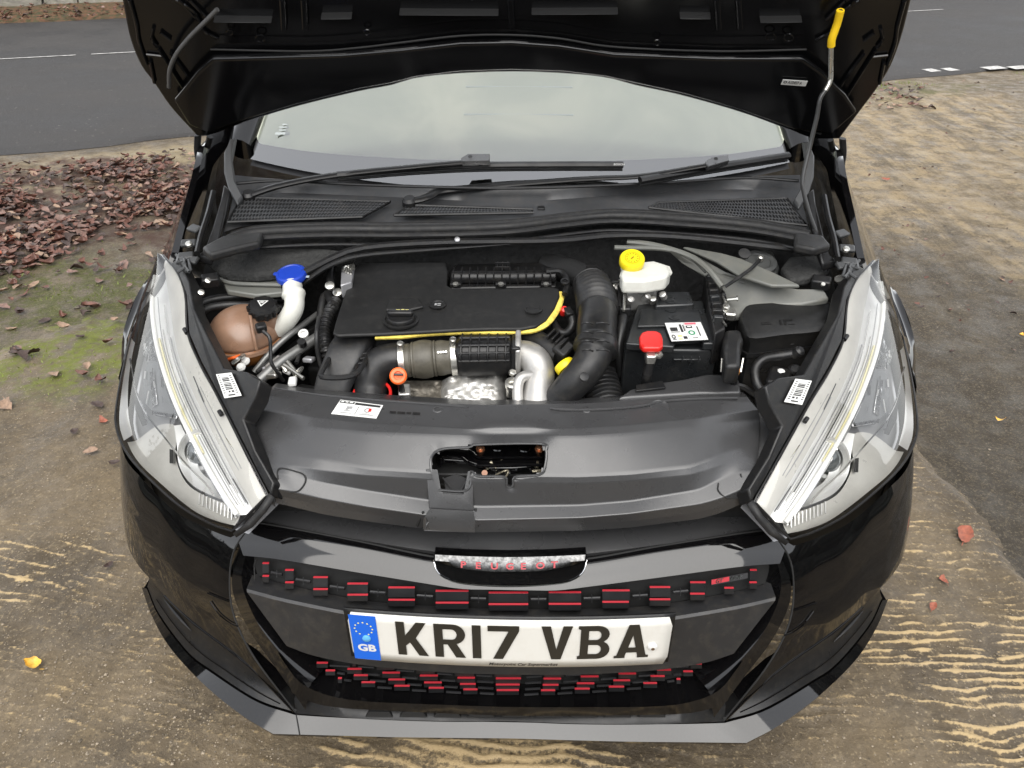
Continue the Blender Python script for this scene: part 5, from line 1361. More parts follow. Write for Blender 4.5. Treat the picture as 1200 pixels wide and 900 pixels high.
for u, v in ((447,404),(426,421)): lathe('bracket_grommet', Z(u, v, .712), (0,-.3,.9), [(.010,0),(.010,.006),(.005,.008),(.005,.014)], RUBBER, CAR, sides=14)
# turbo inlet run: elbow, brown hose, resonator, alloy elbow
tube('intake_elbow', [Z(u, v, z) for u, v, z in ((434,474,.68),(434,455,.70),(437,437,.725),(449,424,.742),(472,419,.747))], .031, HOSE, CAR, n=30, sides=20)
rsc = Z(436,462,.703); tube('red_seal_ring', [rsc + Vector((.034*math.cos(R(a)), .034*math.sin(R(a)), .008*math.sin(R(a)))) for a in range(0, 361, 15)], .003, RED, CAR, n=40, sides=8)
P0, P1 = Z(470,423,.745), Z(534,418,.750)
tube('charge_hose', [P0, P0.lerp(P1,.5), P1], lambda s: .031 + .0055*math.exp(-((s-.42)/.2)**2) - .003*math.exp(-((s-.62)/.03)**2) - .003*math.exp(-((s-.2)/.03)**2) + .002*math.exp(-((s-.75)/.08)**2), BHOSE, CAR, n=60, sides=24, curve=True)
for s in (.03, .22, .62, .97): 
    c_ = P0.lerp(P1, s); ax_ = (P1-P0).normalized()
    big = s in (.03, .97)
    cl = lathe('hose_clamp', c_ - ax_*.006, ax_, [(.0335,0),(.0350,.001),(.0350,.011),(.0335,.012)] if big else [(.0315,.004),(.034,.005),(.034,.008),(.0315,.009)], STEEL if big else BHOSE, CAR, sides=32)
    if big:
        lathe('clamp_screw', c_ + Vector((0,-.012,.034)), (.1,-.3,1), [(.004,0),(.004,.010),(.006,.010),(.006,.014),(.003,.015)], STEEL, cl, sides=10)
for k in range(4):
    c_ = P0.lerp(P1, .72 + .045*k); a_ = R(60); lathe('hose_lug', c_ + Vector((0,-.022,.024)), (0,-.7,.7), [(.0022,0),(.0022,.004)], STEEL, CAR, sides=8)
Q0, Q1 = Z(534,417,.752), Z(602,416,.752)
res = []
for s in np.linspace(0, 1, 15):
    k = min(1, .82 + .9*min(s, 1-s)*2.2); ring_ = []; c_ = Q0.lerp(Q1, s)
    for q in range(24):
        a = 2*math.pi*q/24; ca, sa = math.cos(a), math.sin(a)
        ring_.append(c_ + Vector((0, .036*k*math.copysign(abs(ca)**.7, ca), .036*k*math.copysign(abs(sa)**.7, sa))))
    res.append(ring_)
rs = loft('resonator', res, SATIN, CAR, close_u=True, cap=True, smooth=60)
for s in (.12,.27,.42,.57,.72,.87):
    c_ = Q0.lerp(Q1, s); pth = [c_ + Vector((0, .038*math.copysign(abs(math.cos(R(a)))**.7, math.cos(R(a))), .038*math.sin(R(a))**.7)) for a in range(5, 176, 10)]
    pth = [c_ + Vector((0, -.036, -.02))*1 if False else p for p in pth]
    tube('resonator_rib', pth + [], .0022, SATIN, rs, n=24, sides=6)
for a in (60, 90, 118, 146, 170):
    o_ = Vector((0, .038*math.copysign(abs(math.cos(R(a)))**.7, math.cos(R(a))), .038*math.sin(R(a))**.7)); tube('resonator_rib', [Q0.lerp(Q1,.08)+o_, Q0.lerp(Q1,.93)+o_], .0022, SATIN, rs, n=4, sides=6)
prism('resonator_flange', [Q1 + Vector((-.004, y_, z_)) for y_, z_ in ((-.036,-.04),(.034,-.04),(.034,.036),(-.036,.036))], (.016,0,0), SATIN, CAR, bev=.003)
al = tube('alloy_elbow', [Z(u, v, z) for u, v, z in ((603,417,.750),(616,417,.752),(628,424,.748),(632,438,.735),(630,455,.720),(629,478,.70))], .0285, CAST, CAR, n=36, sides=20)
prism('elbow_flange', [Z(604,416,.752) + Vector((0, y_, z_)) for y_, z_ in ((-.036,-.04),(.03,-.04),(.038,.03),(.02,.046),(-.02,.042),(-.038,.03))], (.010,0,0), CAST, al, bev=.003)
tube('alloy_branch', [Z(u, v, z) for u, v, z in ((626,440,.742),(612,442,.745),(607,452,.735),(607,474,.71))], .010, CAST, al, n=20, sides=12)
tube('alloy_branch', [Z(u, v, z) for u, v, z in ((622,467,.712),(640,468,.710),(658,468,.710))], .011, CAST, al, n=10, sides=12)
for u, v in ((606,399),(600,438)): lathe('elbow_bolt', Z(u, v, .775 if v < 420 else .74), (.3,-.3,.9), [(.007,0),(.007,.006),(.004,.007)], STEEL, al, sides=6)
lathe('sensor_bolt', Z(600,450,.735), (0,-.3,.95), [(.011,-.03),(.011,-.005),(.013,-.005),(.013,.004),(.008,.005),(.007,.0)], STEEL, CAR, sides=16)
# heat shield and castings below
rows = []
for i in range(22):
    row = []
    for j in range(34):
        u = 516 + (594-516)*j/33; v = 440 + 8*(1-min(1, j/8))**2 + (476-440)*i/21
        h = .715 - .030*(i/21)**2 - .03*max(0, (6-j)/6)**2 - .025*max(0, (j-28)/5)**2 + .010*mnoise.noise(Vector((u*.07, v*.09, 2))) + .003*mnoise.noise(Vector((u*.18, v*.2, 5)))
        row.append(Z(u, v, h))
    rows.append(row)
hsd = loft('heat_shield', rows, SHIELD, CAR, smooth=180)
for j in range(6): tube('shield_crease', [Z(520+j*1.5, 470-j*5, .700), Z(530+j*2, 466-j*4.5, .706)], .0022, SHIELD, hsd, n=4, sides=6)
rows = []
for i in range(10):
    rows.append([Z(470 + 52*j/14, 446 + 28*i/9, .695 - .02*(i/9) + .006*mnoise.noise(Vector((j*.5, i*.5, 1)))) for j in range(15)])
loft('manifold_casting', rows, mat('stained casting', (.16,.145,.12), .5, metal=.6, var=.5, vscale=60, bump=.6, bscale=140), CAR, smooth=180)
box('bright_bracket', Z(474,459,.705), (.022,.03,.014), CAST, CAR, rot=(10,0,8), bev=.003)
oc = lathe('orange_handle', Z(467,441,.752), (.05,-.75,.65), [(.0145,-.004),(.0155,0),(.0155,.006),(.013,.009),(.008,.009),(.007,.005)], ORANGE, CAR, sides=26)
box('handle_slot', Z(467,439,.7625), (.017,.004,.004), INK, oc, rot=(40,0,0), bev=.001)
tube('dipstick_stem', [Z(469,449,.735), Z(472,462,.70)], .006, SATIN, oc, n=4, sides=10)
# --- pipes to the right of the turbo ---------------------------------
tube('boost_pipe', [Z(u, v, z) for u, v, z in ((606,392,.76),(622,395,.765),(640,405,.765),(656,415,.76))], .0195, HOSE, CAR, n=24, sides=16)
box('pipe_connector', Z(660,412,.768), (.030,.034,.036), SATIN, CAR, rot=(20,20,-40), bev=.004)
for k in range(4): box('connector_fin', Z(646+k*5, 394+k*3.4, .785), (.004,.024,.022), SATIN, CAR, rot=(15,10,-38), bev=.001)
yc = lathe('yellow_clip', Z(662,429,.756), Vector((.50,-.62,-.42)), [(.0185,-.006),(.0195,-.004),(.0195,.006),(.0185,.008),(.013,.008)], YEL, CAR, sides=24)
for k in range(3): box('clip_tab', Z(664+k*4, 436+k, .742), (.003,.012,.014), SATIN, CAR, rot=(30,0,-30), bev=.0006)
tube('small_hose', [Z(u, v, z) for u, v, z in ((648,378,.775),(655,388,.77),(664,390,.77),(671,380,.785),(668,366,.80))], .008, HOSE, CAR, n=24)
lathe('red_sensor', Z(661,364,.802), (.2,-.5,.8), [(.007,-.01),(.007,.006),(.004,.008)], RED, CAR, sides=12)
box('sensor_plug', Z(666,366,.803), (.014,.02,.012), SATIN, CAR, rot=(20,0,20), bev=.002)
tube('cover_bracket', [Z(u, v, z) for u, v, z in ((640,318,.84),(658,318,.84),(664,330,.83),(662,345,.82))], .006, SATIN, CAR, n=16, sides=8)
lathe('bracket_bolt', Z(662,331,.835), (0,-.3,.9), [(.009,0),(.009,.004),(.005,.005),(.005,.002)], SATIN, CAR, sides=14)
# big corrugated intake hose
def corr(s):
    b = .0365
    if .10 < s < .42: b += .0040*math.sin(s*150)
    if .66 < s < .70: b += .004
    if s > .70: b -= .004 + .006*(s-.70)/.3
    return b
ih = tube('intake_hose', [Z(u, v, z) for u, v, z in ((690,330,.80),(697,345,.815),(700,362,.815),(699,385,.808),(698,408,.795),(690,428,.775),(674,447,.75),(652,470,.71))], corr, HOSE, CAR, n=120, sides=24, smooth=60)
for k in range(4):
    v = 379 + k*10.5; zt = .808 - .004*k
    for (a, b) in ((682,695),(699,714)):
        tube('moulded_bar', [Z(a, v, zt+.0345), Z((a+b)/2, v-1, zt+.0385), Z(b, v+1, zt+.0325)], .0016, HOSE, ih, n=8, sides=6)
tube('upper_duct', [Z(u, v, z) for u, v, z in ((640,312,.80),(668,318,.81),(688,330,.81),(697,346,.79))], .027, mat('dark duct', (.012,.012,.012), .55), CAR, n=24, sides=20)
tube('bellows', [Z(u, v, z) for u, v, z in ((700,440,.72),(706,458,.705),(712,480,.69))], lambda s: .032 + .0035*math.sin(s*50), HOSE, CAR, n=90, sides=24, smooth=60)
lathe('hose_stub', Z(684,442,.785), (.2,-.6,.8), [(.008,0),(.008,.004),(.005,.005)], HOSE, ih, sides=14)
tube('duct_prong', [Z(650,462,.735), Z(662,458,.738)], .004, HOSE, ih, n=4, sides=8)
# --- brake fluid reservoir -------------------------------------------
br = bpy.data.objects.new('brake_fluid_reservoir', None); COL.objects.link(br); br.parent = CAR
prism('reservoir_body', [Z(u, v, .862) for u, v in ((727,321),(730,312),(744,307),(766,305),(783,311),(786,318),(781,324),(756,328),(730,328))], (0,0,-.030), WHITEP, br, bev=.006, seg=3)
prism('reservoir_rib', [Z(u, v, .846) for u, v in ((726,323),(729,313),(744,308),(766,306),(785,312),(788,319),(783,326),(757,330),(728,330))], (0,0,-.004), WHITEP, br, bev=.001)
yp = Z(740,309,.868); yax = Vector((-.02,-.42,.9))
lathe('reservoir_cap', yp, yax, [(.0235,0),(.0245,.002),(.0245,.014),(.0225,.017),(.017,.0175),(.0165,.016),(.006,.016)], YEL, br, sides=36)
lathe('reservoir_neck', yp - yax*.014, yax, [(.020,0),(.020,.016)], WHITEP, br, sides=24)
ya = yax.normalized(); y1 = ya.orthogonal().normalized(); y2 = ya.cross(y1)
capf = lambda x, y: yp + ya*.0180 + y1*x + y2*y
flatmap('cap_print', [ring2(0,0,.0135,.0142,30), rect(-.004,-.0015,.004,.0015)] + [ (lambda a: ([Vector((.0105*math.cos(a+d)+e*math.cos(a), .0105*math.sin(a+d)+e*math.sin(a), 0)) for d, e in ((-.09,-.0012),(.09,-.0012),(.09,.0012),(-.09,.0012))], [[0,1,2,3]]))(R(k*30)) for k in range(12)], capf, mat('cap ink', (.25,.18,.0), .5), br)
rb = random.Random(5)
box('master_cylinder', Z(745,345,.80), (.07,.06,.05), CAST, br, rot=(0,0,12), bev=.008)
for i in range(9):
    u, v = rb.uniform(722, 780), rb.uniform(334, 352)
    lathe('brake_union', Z(u, v, .812 + rb.random()*.01), (rb.uniform(-.5,.5), -.5, .8), [(.007,-.01),(.007,.004),(.004,.006)], STEEL if i % 2 else CAST, br, sides=10)
for i in range(4):
    u = 716 + i*5; tube('brake_pipe', [Z(u, 352+i*4, .81), Z(u-4+i*2, 335, .83), Z(u+10, 330-i, .84), Z(u+20, 338+i*2, .82)], .003, STEEL if i % 2 else SATIN, br, n=20, sides=8)
tube('booster_rod', [Z(704,345,.80), Z(705,325,.83)], .0045, CHROME, CAR, n=4, sides=10)
tube('clutch_hose', [Z(u, v, z) for u, v, z in ((732,362,.80),(728,385,.78),(725,410,.75),(728,440,.70))], .009, HOSE, CAR, n=20)
box('hose_block', Z(732,364,.802), (.024,.02,.02), SATIN, CAR, bev=.004)
# --- battery ----------------------------------------------------------
BATT = mat('battery black', (.012,.013,.014), .32, rvar=.08, dust=(.08,.075,.065), dscale=40, damount=.2)
bt = bpy.data.objects.new('battery', None); COL.objects.link(bt); bt.parent = CAR
base = [(731,408),(841,410),(826,352),(746,356)]
b0 = [Z(u, v, .775) for u, v in base]
case = prism('battery_case', b0, (0,0,-.17), BATT, bt, bev=.005)
prism('battery_lid', [Z(u, v, .792) for u, v in ((733,402),(790,406),(792,396),(822,395),(824,402),(838,402),(824,352),(748,356))], (0,0,-.016), BATT, bt, bev=.003)
prism('lid_panel', [Z(u, v, .798) for u, v in ((747,382),(779,381),(786,399),(832,397),(818,361),(752,362))], (0,0,-.006), BATT, bt, bev=.002)
prism('lid_block', [Z(u, v, .808) for u, v in ((768,358),(814,356),(808,341),(771,342))], (0,0,-.03), BATT, bt, bev=.004)
for u, v in ((785,348),(786,353),(786,363),(790,372)): lathe('vent_plug', Z(u, v, .8085 if v < 357 else .7985), (0,0,1), [(.011,0),(.011,.001),(.006,.0015),(.004,.0005)], BATT, bt, sides=18)
lq = [Z(787,400,.7995), Z(830,398,.7995), Z(821,377.5,.7995), Z(779,378.5,.7995)]
flatmap('battery_label', [rect(0,0,1,1)], mapq(lq), LABEL, bt, solid=.0005)
lp = mapq([p + Vector((0,0,.0009)) for p in lq])
flatmap('label_print', [rect(.50,.02,.505,.98), rect(.08,.52,.28,.72), rect(.08,.45,.32,.48), rect(.36,.45,.42,.88), rect(.45,.5,.48,.85), ring2(.10,.22,.03,.055,12,2), rect(.06,.06,.16,.10), rect(.36,.08,.46,.22), rect(.82,.2,.85,.75), rect(.6,.10,.75,.13)], lp, INK, bt)
flatmap('label_print', [rect(.535,.66,.70,.80)], lp, INK, bt); flatmap('label_print', [rect(.565,.70,.67,.76)], mapq([p + Vector((0,0,.0014)) for p in lq]), LABEL, bt)
flatmap('label_print', [ring2(.63,.40,.055,.095,20,1.35)], lp, GREEN, bt)
flatmap('label_print', [rect(.53,.86,.84,.96)], lp, mat('pink ink', (.6,.12,.16), .5), bt)
flatmap('label_print', [rect(.22,.2,.34,.3), rect(.22,.06,.32,.12)], lp, PLATEY, bt)
rp = [Z(u, v, .812) for u, v in ((750,403),(749,394),(752,389),(758,387),(769,387),(775,390),(777,396),(777,404),(774,407),(754,407))]
cap = prism('terminal_cover', rp, (0,0,-.012), RED, bt, bev=.004, seg=3)
box('terminal_clamp', Z(762,417,.79), (.018,.026,.02), STEEL, bt, rot=(15,0,0), bev=.003)
lathe('terminal_nut', Z(772,417,.79), (0,-.4,.9), [(.007,0),(.007,.006),(.004,.009)], STEEL, bt, sides=6)
tube('battery_cable', [Z(762,420,.785), Z(760,432,.765), Z(757,445,.74), Z(755,458,.70)], .0085, HOSE, bt, n=16, sides=12)
for u in (800,810,819): box('case_clip', Z(u, 421, .765), (.002,.004,.012), BATT, bt, bev=.0004)
box('case_ledge', Z(805,421,.760), (.05,.006,.003), BATT, bt, bev=.001)
# --- fuse carrier beside the battery -----------------------------------
fc = bpy.data.objects.new('fuse_carrier', None); COL.objects.link(fc); fc.parent = CAR
prism('carrier_body', [Z(u, v, .815) for u, v in ((826,322),(842,318),(847,335),(850,385),(838,390),(830,360))], (0,0,-.07), SATIN, fc, bev=.004)
for k in range(7): box('fuse', Z(833+k*1.4, 326+k*8, .82), (.018,.010,.014), SATIN if k % 3 else BATT, fc, rot=(0,0,rb.uniform(-12,12)), bev=.002)
for k in range(6): tube('carrier_wire', [Z(846, 340+k*7, .81), Z(849, 344+k*7, .82), Z(851, 352+k*6, .805)], .0022, STEEL if k % 2 else SATIN, fc, n=10, sides=6)
box('fuse_clamp', Z(853,369,.80), (.03,.02,.018), STEEL, fc, rot=(10,0,-8), bev=.004)
lathe('clamp_nut', Z(850,362,.812), (0,-.3,.9), [(.007,0),(.007,.008),(.004,.009)], STEEL, fc, sides=6)
lathe('clamp_nut', Z(852,351,.815), (1,-.3,.3), [(.004,0),(.004,.018),(.006,.018),(.006,.021)], STEEL, fc, sides=8)
prism('cable_boot', [Z(u, v, .80) for u, v in ((849,386),(868,385),(872,397),(869,402),(868,428),(850,428),(847,400))], (0,0,-.04), HOSE, fc, bev=.008, seg=3)
box('brown_connector', Z(858,435,.765), (.026,.012,.016), GOLDT, fc, rot=(20,0,3), bev=.003)
for sx_ in (846, 871): tube('bright_edge', [Z(sx_, 420, .78), Z(sx_-1 if sx_ < 860 else sx_-3, 436, .762)], .002, STEEL, fc, n=4, sides=6)
tube('carrier_post', [Z(859,440,.755), Z(860,456,.72)], .007, SATIN, fc, n=4, sides=8)
# --- relay box -----------------------------------------------------------
rbx = bpy.data.objects.new('relay_box', None); COL.objects.link(rbx); rbx.parent = CAR
top = [(872,362),(880,357),(920,354),(960,350),(968,353),(974,368),(970,380),(950,384),(920,386),(888,390),(878,388),(870,376)]
lo = [(866,372),(876,361),(920,357),(964,352),(974,357),(980,374),(972,390),(950,395),(920,398),(885,403),(874,400),(866,386)]
rows = [[Z(u, v, .806) for u, v in top], [Z(u, v, .800) for u, v in [(a*.5+c_*.5, b*.5+d*.5) for (a, b), (c_, d) in zip(top, lo)]], [Z(u, v, .785) for u, v in lo]]
rows = [cr(r_ + [r_[0]], 49)[:-1] for r_ in rows]
rows = rows + [[p + Vector((0,0,-.045)) for p in rows[-1]]]
loft('relay_lid', rows, ECOV, rbx, close_u=True, cap=True, smooth=50)
rows2 = [[p + Vector((0,0,-.020)) + (p - rows[2][0].lerp(rows[2][24], .5))*.04 for p in rows[2]], [p + Vector((0,0,-.028)) + (p - rows[2][0].lerp(rows[2][24], .5))*.04 for p in rows[2]]]
loft('relay_base_rim', rows2, SATIN, rbx, close_u=True, cap=True, smooth=40)
loft('relay_base', [[p + Vector((0,0,-.045)) for p in rows[2]], [p + Vector((0,0,-.16)) for p in rows[2]]], BATT, rbx, close_u=True, cap=True, smooth=40)
flatmap('moulded_mark', [rect(0,.2,.3,.35), rect(0,.5,.25,.6), rect(.55,.0,.62,.9), rect(.68,.0,.75,.5), rect(.68,.6,.95,.9), rect(.8,.0,1,.1)], mapq([Z(893,382,.8068), Z(932,380,.8068), Z(930,373,.8068), Z(891,375,.8068)]), SATIN, rbx)
for u in (905, 926): box('relay_clip', Z(u, 406, .765), (.010,.008,.022), SATIN, rbx, rot=(20,0,5), bev=.002)
tube('loom', [Z(u, v, z) for u, v, z in ((935,414,.78),(915,417,.775),(895,421,.765),(885,432,.75),(886,447,.735),(893,460,.72))], .0085, HOSE, CAR, n=30)
lathe('loom_plug', Z(935,413,.785), (.4,-.3,.8), [(.009,-.01),(.010,.006),(.006,.010)], HOSE, CAR, sides=14)
yv = lathe('yellow_valve', Z(896,478,.715), (0,-.6,.8), [(.012,0),(.012,.004),(.008,.008),(.004,.008)], YEL, CAR, sides=16)
box('valve_body', Z(894,476,.703), (.03,.03,.02), SATIN, CAR, rot=(20,0,0), bev=.005)
lathe('white_knob', Z(915,438,.745), (0,-.5,.85), [(.007,0),(.009,.004),(.005,.008)], LABEL, CAR, sides=14)
lathe('black_knob', Z(930,435,.745), (0,-.5,.85), [(.012,0),(.012,.008),(.008,.012)], SATIN, CAR, sides=16)
box('lamp_connector', Z(912,446,.735), (.04,.05,.03), SATIN, CAR, rot=(10,0,-25), bev=.006)
# --- inner wing panels, strut tops, bulkhead trimmings --------------------
prism('strut_panel', [Z(u, v, z) for u, v, z in ((785,290,.845),(815,298,.845),(850,318,.84),(890,332,.835),(935,338,.83),(965,338,.83),(972,350,.82),(940,356,.81),(880,358,.80),(866,370,.79),(855,372,.79),(846,345,.80),(835,325,.815),(800,303,.83))], (0,0,-.012), WINGP, CAR, bev=.003)
prism('strut_panel', [Z(u, v, z) for u, v, z in ((800,288,.865),(845,296,.865),(868,302,.865),(905,318,.86),(938,334,.85),(905,334,.852),(868,322,.855),(840,305,.858))], (0,0,-.008), WINGP, CAR, bev=.003)
tube('wing_flange', [Z(u, v, z) for u, v, z in ((735,283,.870),(770,288,.868),(808,300,.86),(830,316,.85),(846,336,.83))], .006, WINGP, CAR, n=30, sides=8)
st_ = lathe('strut_top', Z(889,308,.845), (0,-.25,.97), [(.036,-.02),(.036,.004),(.030,.008),(.024,.006),(.022,.003),(.006,.003)], mat('strut grey', (.055,.057,.055), .5, var=.2, vscale=30), CAR, sides=32)
prism('strut_base', [Z(u, v, .835) for u, v in ((862,305),(875,293),(905,291),(914,312),(910,323),(880,319))], (0,0,-.02), mat('strut grey', (.05,.05,.05), .5), CAR, bev=.006)
lathe('strut_nut', Z(891,303,.856), (0,-.3,.9), [(.006,-.004),(.006,.005),(.003,.007)], STEEL, CAR, sides=8)
tube('strut_cable', [Z(890,305,.862), Z(880,315,.865), Z(866,325,.86), Z(850,336,.84)], .0036, HOSE, CAR, n=16, sides=8)
FELT = mat('felt pad', (.022,.022,.021), .9, var=.5, vscale=80, bump=.9, bscale=140)
prism('felt_pad', [Z(u, v, .85) for u, v in ((916,312),(925,300),(965,298),(974,312),(950,324),(925,328))], (0,0,-.02), FELT, CAR, bev=.006)
box('wing_connector', Z(962,331,.842), (.036,.026,.02), SATIN, CAR, rot=(10,0,-20), bev=.004)
lathe('wing_bolt', Z(985,331,.842), (-.5,-.3,.8), [(.006,0),(.006,.01),(.009,.01),(.009,.013)], STEEL, CAR, sides=8)
lathe('wing_bolt', Z(964,334,.855), (0,-.5,.8), [(.004,0),(.004,.004)], STEEL, CAR, sides=8)
# left side
prism('felt_pad', [Z(u, v, z) for u, v, z in ((240,300,.855),(300,290,.865),(380,290,.87),(420,296,.868),(330,318,.845),(300,322,.84),(262,320,.84))], (0,0,-.02), FELT, CAR, bev=.006)
prism('strut_panel', [Z(u, v, .822) for u, v in ((258,324),(300,328),(328,327),(332,342),(300,345),(266,340))], (0,0,-.012), WINGP, CAR, bev=.003)
tube('wing_flange', [Z(u, v, .828) for u, v in ((254,326),(275,332),(330,334))], .004, WINGP, CAR, n=16, sides=8)
box('wing_connector', Z(247,329,.835), (.034,.026,.022), SATIN, CAR, rot=(10,0,20), bev=.004)
for u, v in ((244,330),(236,344)): lathe('wing_bolt', Z(u, v, .838), (.3,-.5,.8), [(.006,0),(.006,.006),(.003,.007)], STEEL, CAR, sides=8)
for d in (0, 9): tube('bay_hose', [Z(u, v+d, z) for u, v, z in ((228,362,.78),(245,352,.79),(275,348,.79),(310,350,.79),(335,352,.78))], .008, HOSE, CAR, n=20)
# long diagonal scuttle braces
tube('scuttle_brace', [Z(u, v, z) for u, v, z in ((352,322,.84),(395,300,.87),(430,290,.88),(520,284,.885),(650,282,.885),(720,276,.885),(800,278,.885),(930,292,.875))], .008, SATIN, CAR, n=30, sides=8)
tube('scuttle_brace', [Z(u, v, z) for u, v, z in ((352,334,.82),(385,312,.855),(420,300,.87),(500,293,.875),(560,289,.88),(600,286,.885))], lambda s_: .005*(1-s_**3)+.0004, SATIN, CAR, n=30, sides=8)
tube('scuttle_brace', [Z(u, v, z) for u, v, z in ((720,290,.87),(780,292,.865),(812,304,.855),(828,318,.84))], .005, WINGP, CAR, n=20, sides=8)
lathe('bulkhead_stud', Z(536,281,.892), (0,-.7,.7), [(.0055,0),(.0055,.003),(.0035,.004),(.0035,.001)], GREYI, CAR, sides=14)
lathe('bulkhead_grommet', Z(872,298,.87), (0,-.5,.8), [(.012,0),(.012,.004),(.005,.005)], RUBBER, CAR, sides=14)
# --- coolant tank -----------------------------------------------------------
ct = bpy.data.objects.new('coolant_tank', None); COL.objects.link(ct); ct.parent = CAR
tc_ = Z(287,393,.742); rx, ry, rz_ = .069, .070, .060
def ell(z0, z1, k=1.0, n=14):
    return [[tc_ + Vector((rx*k*math.cos(R(a))*math.cos(math.asin(s))*1.0, ry*k*math.sin(R(a))*math.cos(math.asin(s)), rz_*k*s)) for a in range(0, 360, 10)] for s in np.sin(np.linspace(math.asin(z0), math.asin(z1), n))]
loft('tank_upper', ell(-.02, .9999), TANKM, ct, close_u=True, cap=True, smooth=180)
loft('tank_lower', ell(-.98, -.02), TANKD, ct, close_u=True, cap=True, smooth=180)
loft('tank_seam', [[tc_ + Vector((rx*q*math.cos(R(a)), ry*q*math.sin(R(a)), h)) for a in range(0, 360, 10)] for q, h in ((.98,-.012),(1.06,-.011),(1.06,-.004),(.98,-.003))], TANKM, ct, close_u=True, smooth=40)
tube('tank_rib', [tc_ + Vector((rx*1.01*math.sin(R(a))*.35+.02, -ry*1.01*math.sin(R(a))*.93, rz_*1.01*math.cos(R(a)))) for a in range(20, 88, 8)], .003, TANKM, ct, n=16, sides=8)
nk = Z(309,365,.796); nax = Vector((.1,-.25,.95)).normalized()
lathe('tank_neck', nk - nax*.02, nax, [(.026,-.01),(.024,.014)], TANKM, ct, sides=24)
lathe('tank_cap', nk, nax, [(.027,0),(.028,.002),(.028,.014),(.024,.020),(.018,.021)], SATIN, ct, sides=8, smooth=20)
for k in range(10): 
    a = R(36*k); o1 = nax.orthogonal().normalized(); o2 = nax.cross(o1); p = nk + (o1*math.cos(a)+o2*math.sin(a))*.027 + nax*.007; lathe('cap_grip', p, nax, [(.004,-.006),(.004,.006)], SATIN, ct, sides=6)
tq = nk + nax*.0222
flatmap('cap_warning', [([Vector((-.011,.007,0)),Vector((.011,.007,0)),Vector((0,-.010,0))], [[0,1,2]])], lambda x, y: tq + Vector((x, y*.97, y*.25)), LABEL, ct)
flatmap('cap_warning', [([Vector((-.0075,.005,0)),Vector((.0075,.005,0)),Vector((0,-.0065,0))], [[0,1,2]])], lambda x, y: tq + Vector((x, y*.97, y*.25)) + nax*.0005, INK, ct)
flatmap('cap_warning', [rect(-.004,.0015,.004,.003), rect(-.003,-.001,.003,.0005)], lambda x, y: tq + Vector((x, y*.97, y*.25)) + nax*.001, LABEL, ct)
box('level_sensor', Z(306,384,.79), (.020,.016,.018), SATIN, ct, rot=(20,0,30), bev=.004)
tube('sensor_lead', [Z(u, v, z) for u, v, z in ((308,388,.795),(316,396,.785),(317,410,.765),(318,425,.745),(325,436,.725),(332,446,.70))], .0036, HOSE, ct, n=24, sides=8)
tube('tank_outlet', [Z(247,400,.745), Z(254,403,.742)], .007, TANKM, ct, n=4, sides=10)
# --- washer filler neck -----------------------------------------------------
wf = bpy.data.objects.new('washer_filler', None); COL.objects.link(wf); wf.parent = CAR
tube('filler_tube', [Z(u, v, z) for u, v, z in ((343,335,.826),(343,341,.822),(345,350,.812),(344,362,.795),(337,374,.775),(326,386,.75))], lambda s: .0190 + .0045*math.exp(-((s-.22)/.05)**2), WHITEP, wf, n=40, sides=24)
bc = Z(342,324,.838); bax = Vector((-.05,-.22,.97)).normalized()
lathe('filler_cap', bc, bax, [(.026,-.006),(.0305,0),(.0305,.005),(.029,.009),(.0245,.011),(.023,.0095),(.002,.0095)], BLUE, wf, sides=32)
prism('cap_tab', [bc + Vector((x_, y_, .003)) for x_, y_ in ((-.022,-.008),(-.036,-.004),(-.036,.006),(-.022,.008))], (0,0,.004), BLUE, wf, bev=.0015)
prism('cap_tab', [bc + Vector((x_, y_, .0)) for x_, y_ in ((.022,-.008),(.036,-.006),(.036,.0),(.022,.004))], (0,0,.003), mat('clear hinge', (.3,.36,.4), .3), wf, bev=.0015)
# --- low pipes and brackets, left -----------------------------------------
tube('alloy_pipe', [Z(374,394,.74), Z(350,410,.73), Z(328,425,.72), Z(305,445,.70)], .0105, STEEL if False else mat('grey pipe', (.16,.16,.155), .35, metal=.5), CAR, n=16)
tube('alloy_pipe', [Z(372,368,.76), Z(340,392,.75), Z(318,412,.73), Z(298,436,.70)], .006, mat('grey pipe', (.16,.16,.155), .35, metal=.5), CAR, n=16)
lathe('pipe_bolt', Z(356,392,.745), (0,-.5,.85), [(.010,0),(.010,.005),(.005,.006),(.005,.002)], LABEL, CAR, sides=18)
lathe('pipe_bolt', Z(355,404,.742), (0,-.4,.85), [(.008,0),(.008,.012)], SATIN, CAR, sides=14)
rb = random.Random(12)
for i in range(16):
    u, v = rb.uniform(296, 380), rb.uniform(412, 448); z = .70 + rb.random()*.02
    m_ = rb.choice((CAST, STEEL, SATIN, SATIN, LABEL, GREYI))
    if i % 2: box('mounting_bracket', Z(u, v, z), (rb.uniform(.01,.04), rb.uniform(.01,.03), .01), m_, CAR, rot=(rb.uniform(-20,20), rb.uniform(-20,20), rb.uniform(-60,60)), bev=.003)
    else: tube('earth_lead', [Z(u, v, z), Z(u+rb.uniform(-15,15), v-8, z+.01), Z(u+rb.uniform(-20,20), v+8, z)], .004, HOSE if i % 4 else STEEL, CAR, n=12, sides=8)
for u, v in ((283,431),(288,424)): lathe('lamp_adjuster', Z(u, v, .725), (0,-.5,.85), [(.008,0),(.009,.004),(.006,.008),(.003,.008)], LABEL, CAR, sides=16)
tube('orange_lead', [Z(268,421,.735), Z(274,419,.742), Z(281,417,.74)], .003, ORANGE, CAR, n=10, sides=8)
tube('steel_lead', [Z(272,426,.735), Z(280,420,.742), Z(286,416,.74)], .004, STEEL, CAR, n=10, sides=8)
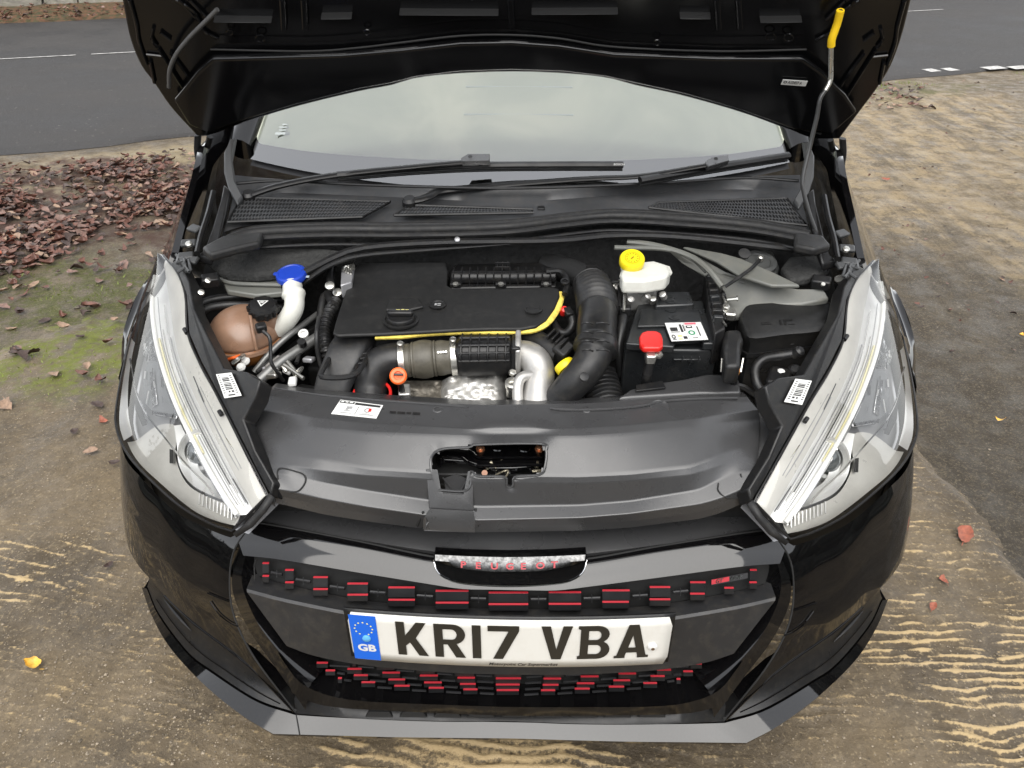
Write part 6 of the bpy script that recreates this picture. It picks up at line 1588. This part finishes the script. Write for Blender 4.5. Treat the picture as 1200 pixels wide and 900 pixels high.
# dark clutter low down in the bay
for i in range(46):
    x_, y_ = rb.uniform(-.5,.5), rb.uniform(.28,.62); z = rb.uniform(.55,.68)
    P = [Vector((x_, y_, z)), Vector((x_+rb.uniform(-.12,.12), y_+rb.uniform(-.08,.08), z+rb.uniform(-.05,.05))), Vector((x_+rb.uniform(-.2,.2), y_+rb.uniform(-.1,.1), z-.06))]
    tube('loom_branch', P, rb.uniform(.005,.014), rb.choice((HOSE, RUBBER, SATIN, BAY)), CAR, n=14, sides=8)
for i in range(22):
    box('engine_casting', Vector((rb.uniform(-.42,.40), rb.uniform(.30,.62), rb.uniform(.52,.64))), (rb.uniform(.05,.16), rb.uniform(.04,.1), rb.uniform(.04,.1)), rb.choice((BAY, SATIN, BAY, mat('dull casting', (.09,.09,.085), .5, metal=.5, var=.3, vscale=30))), CAR, rot=(0,0,rb.uniform(-30,30)), bev=.008)
# --- channels beside the bay (left, mirrored) ------------------------------
o = prism('wing_channel', [Z(u, v, z) for u, v, z in ((228,300,.865),(240,292,.885),(248,268,.905),(258,235,.93),(262,215,.945),(270,222,.94),(264,250,.92),(254,285,.895),(247,304,.87))], (0,0,-.015), SATIN, CAR, bev=.004); mirror(o)
GUT = mat('gutter rubber', (.035,.036,.037), .5, rvar=.1)
o = prism('gutter_seal', [Z(u, v, z) for u, v, z in ((262,178,1.0),(270,164,1.02),(277,160,1.02),(272,186,.99),(276,212,.955),(285,230,.93),(278,238,.925),(268,222,.94),(262,200,.97))], (0,0,-.012), GUT, CAR, bev=.004); mirror(o)
o = tube('channel_bead', [Z(u, v, z) for u, v, z in ((231,297,.88),(236,275,.895),(244,250,.915),(250,225,.935))], .006, SATIN, CAR, n=20, sides=8); mirror(o)
for u, v, z in ((221,285,.88),(218,300,.87),(224,305,.865),(228,268,.895)):
    o = box('wing_fixing', Z(u, v, z), (.03,.02,.008), GUT, CAR, rot=(15,0,rb.uniform(-40,40)), bev=.003); mirror(o)
o = lathe('fixing_bolt', Z(222,287,.893), (0,-.4,.9), [(.007,0),(.007,.005),(.004,.006)], STEEL, CAR, sides=8); mirror(o)
for k in range(6):
    o = tube('crumpled_foil', [Z(206+rb.uniform(0,20), 297+rb.uniform(0,25), .868), Z(208+rb.uniform(0,20), 297+rb.uniform(0,25), .872), Z(206+rb.uniform(0,20), 297+rb.uniform(0,25), .866)], .003, GUT, CAR, n=8, sides=6); mirror(o)
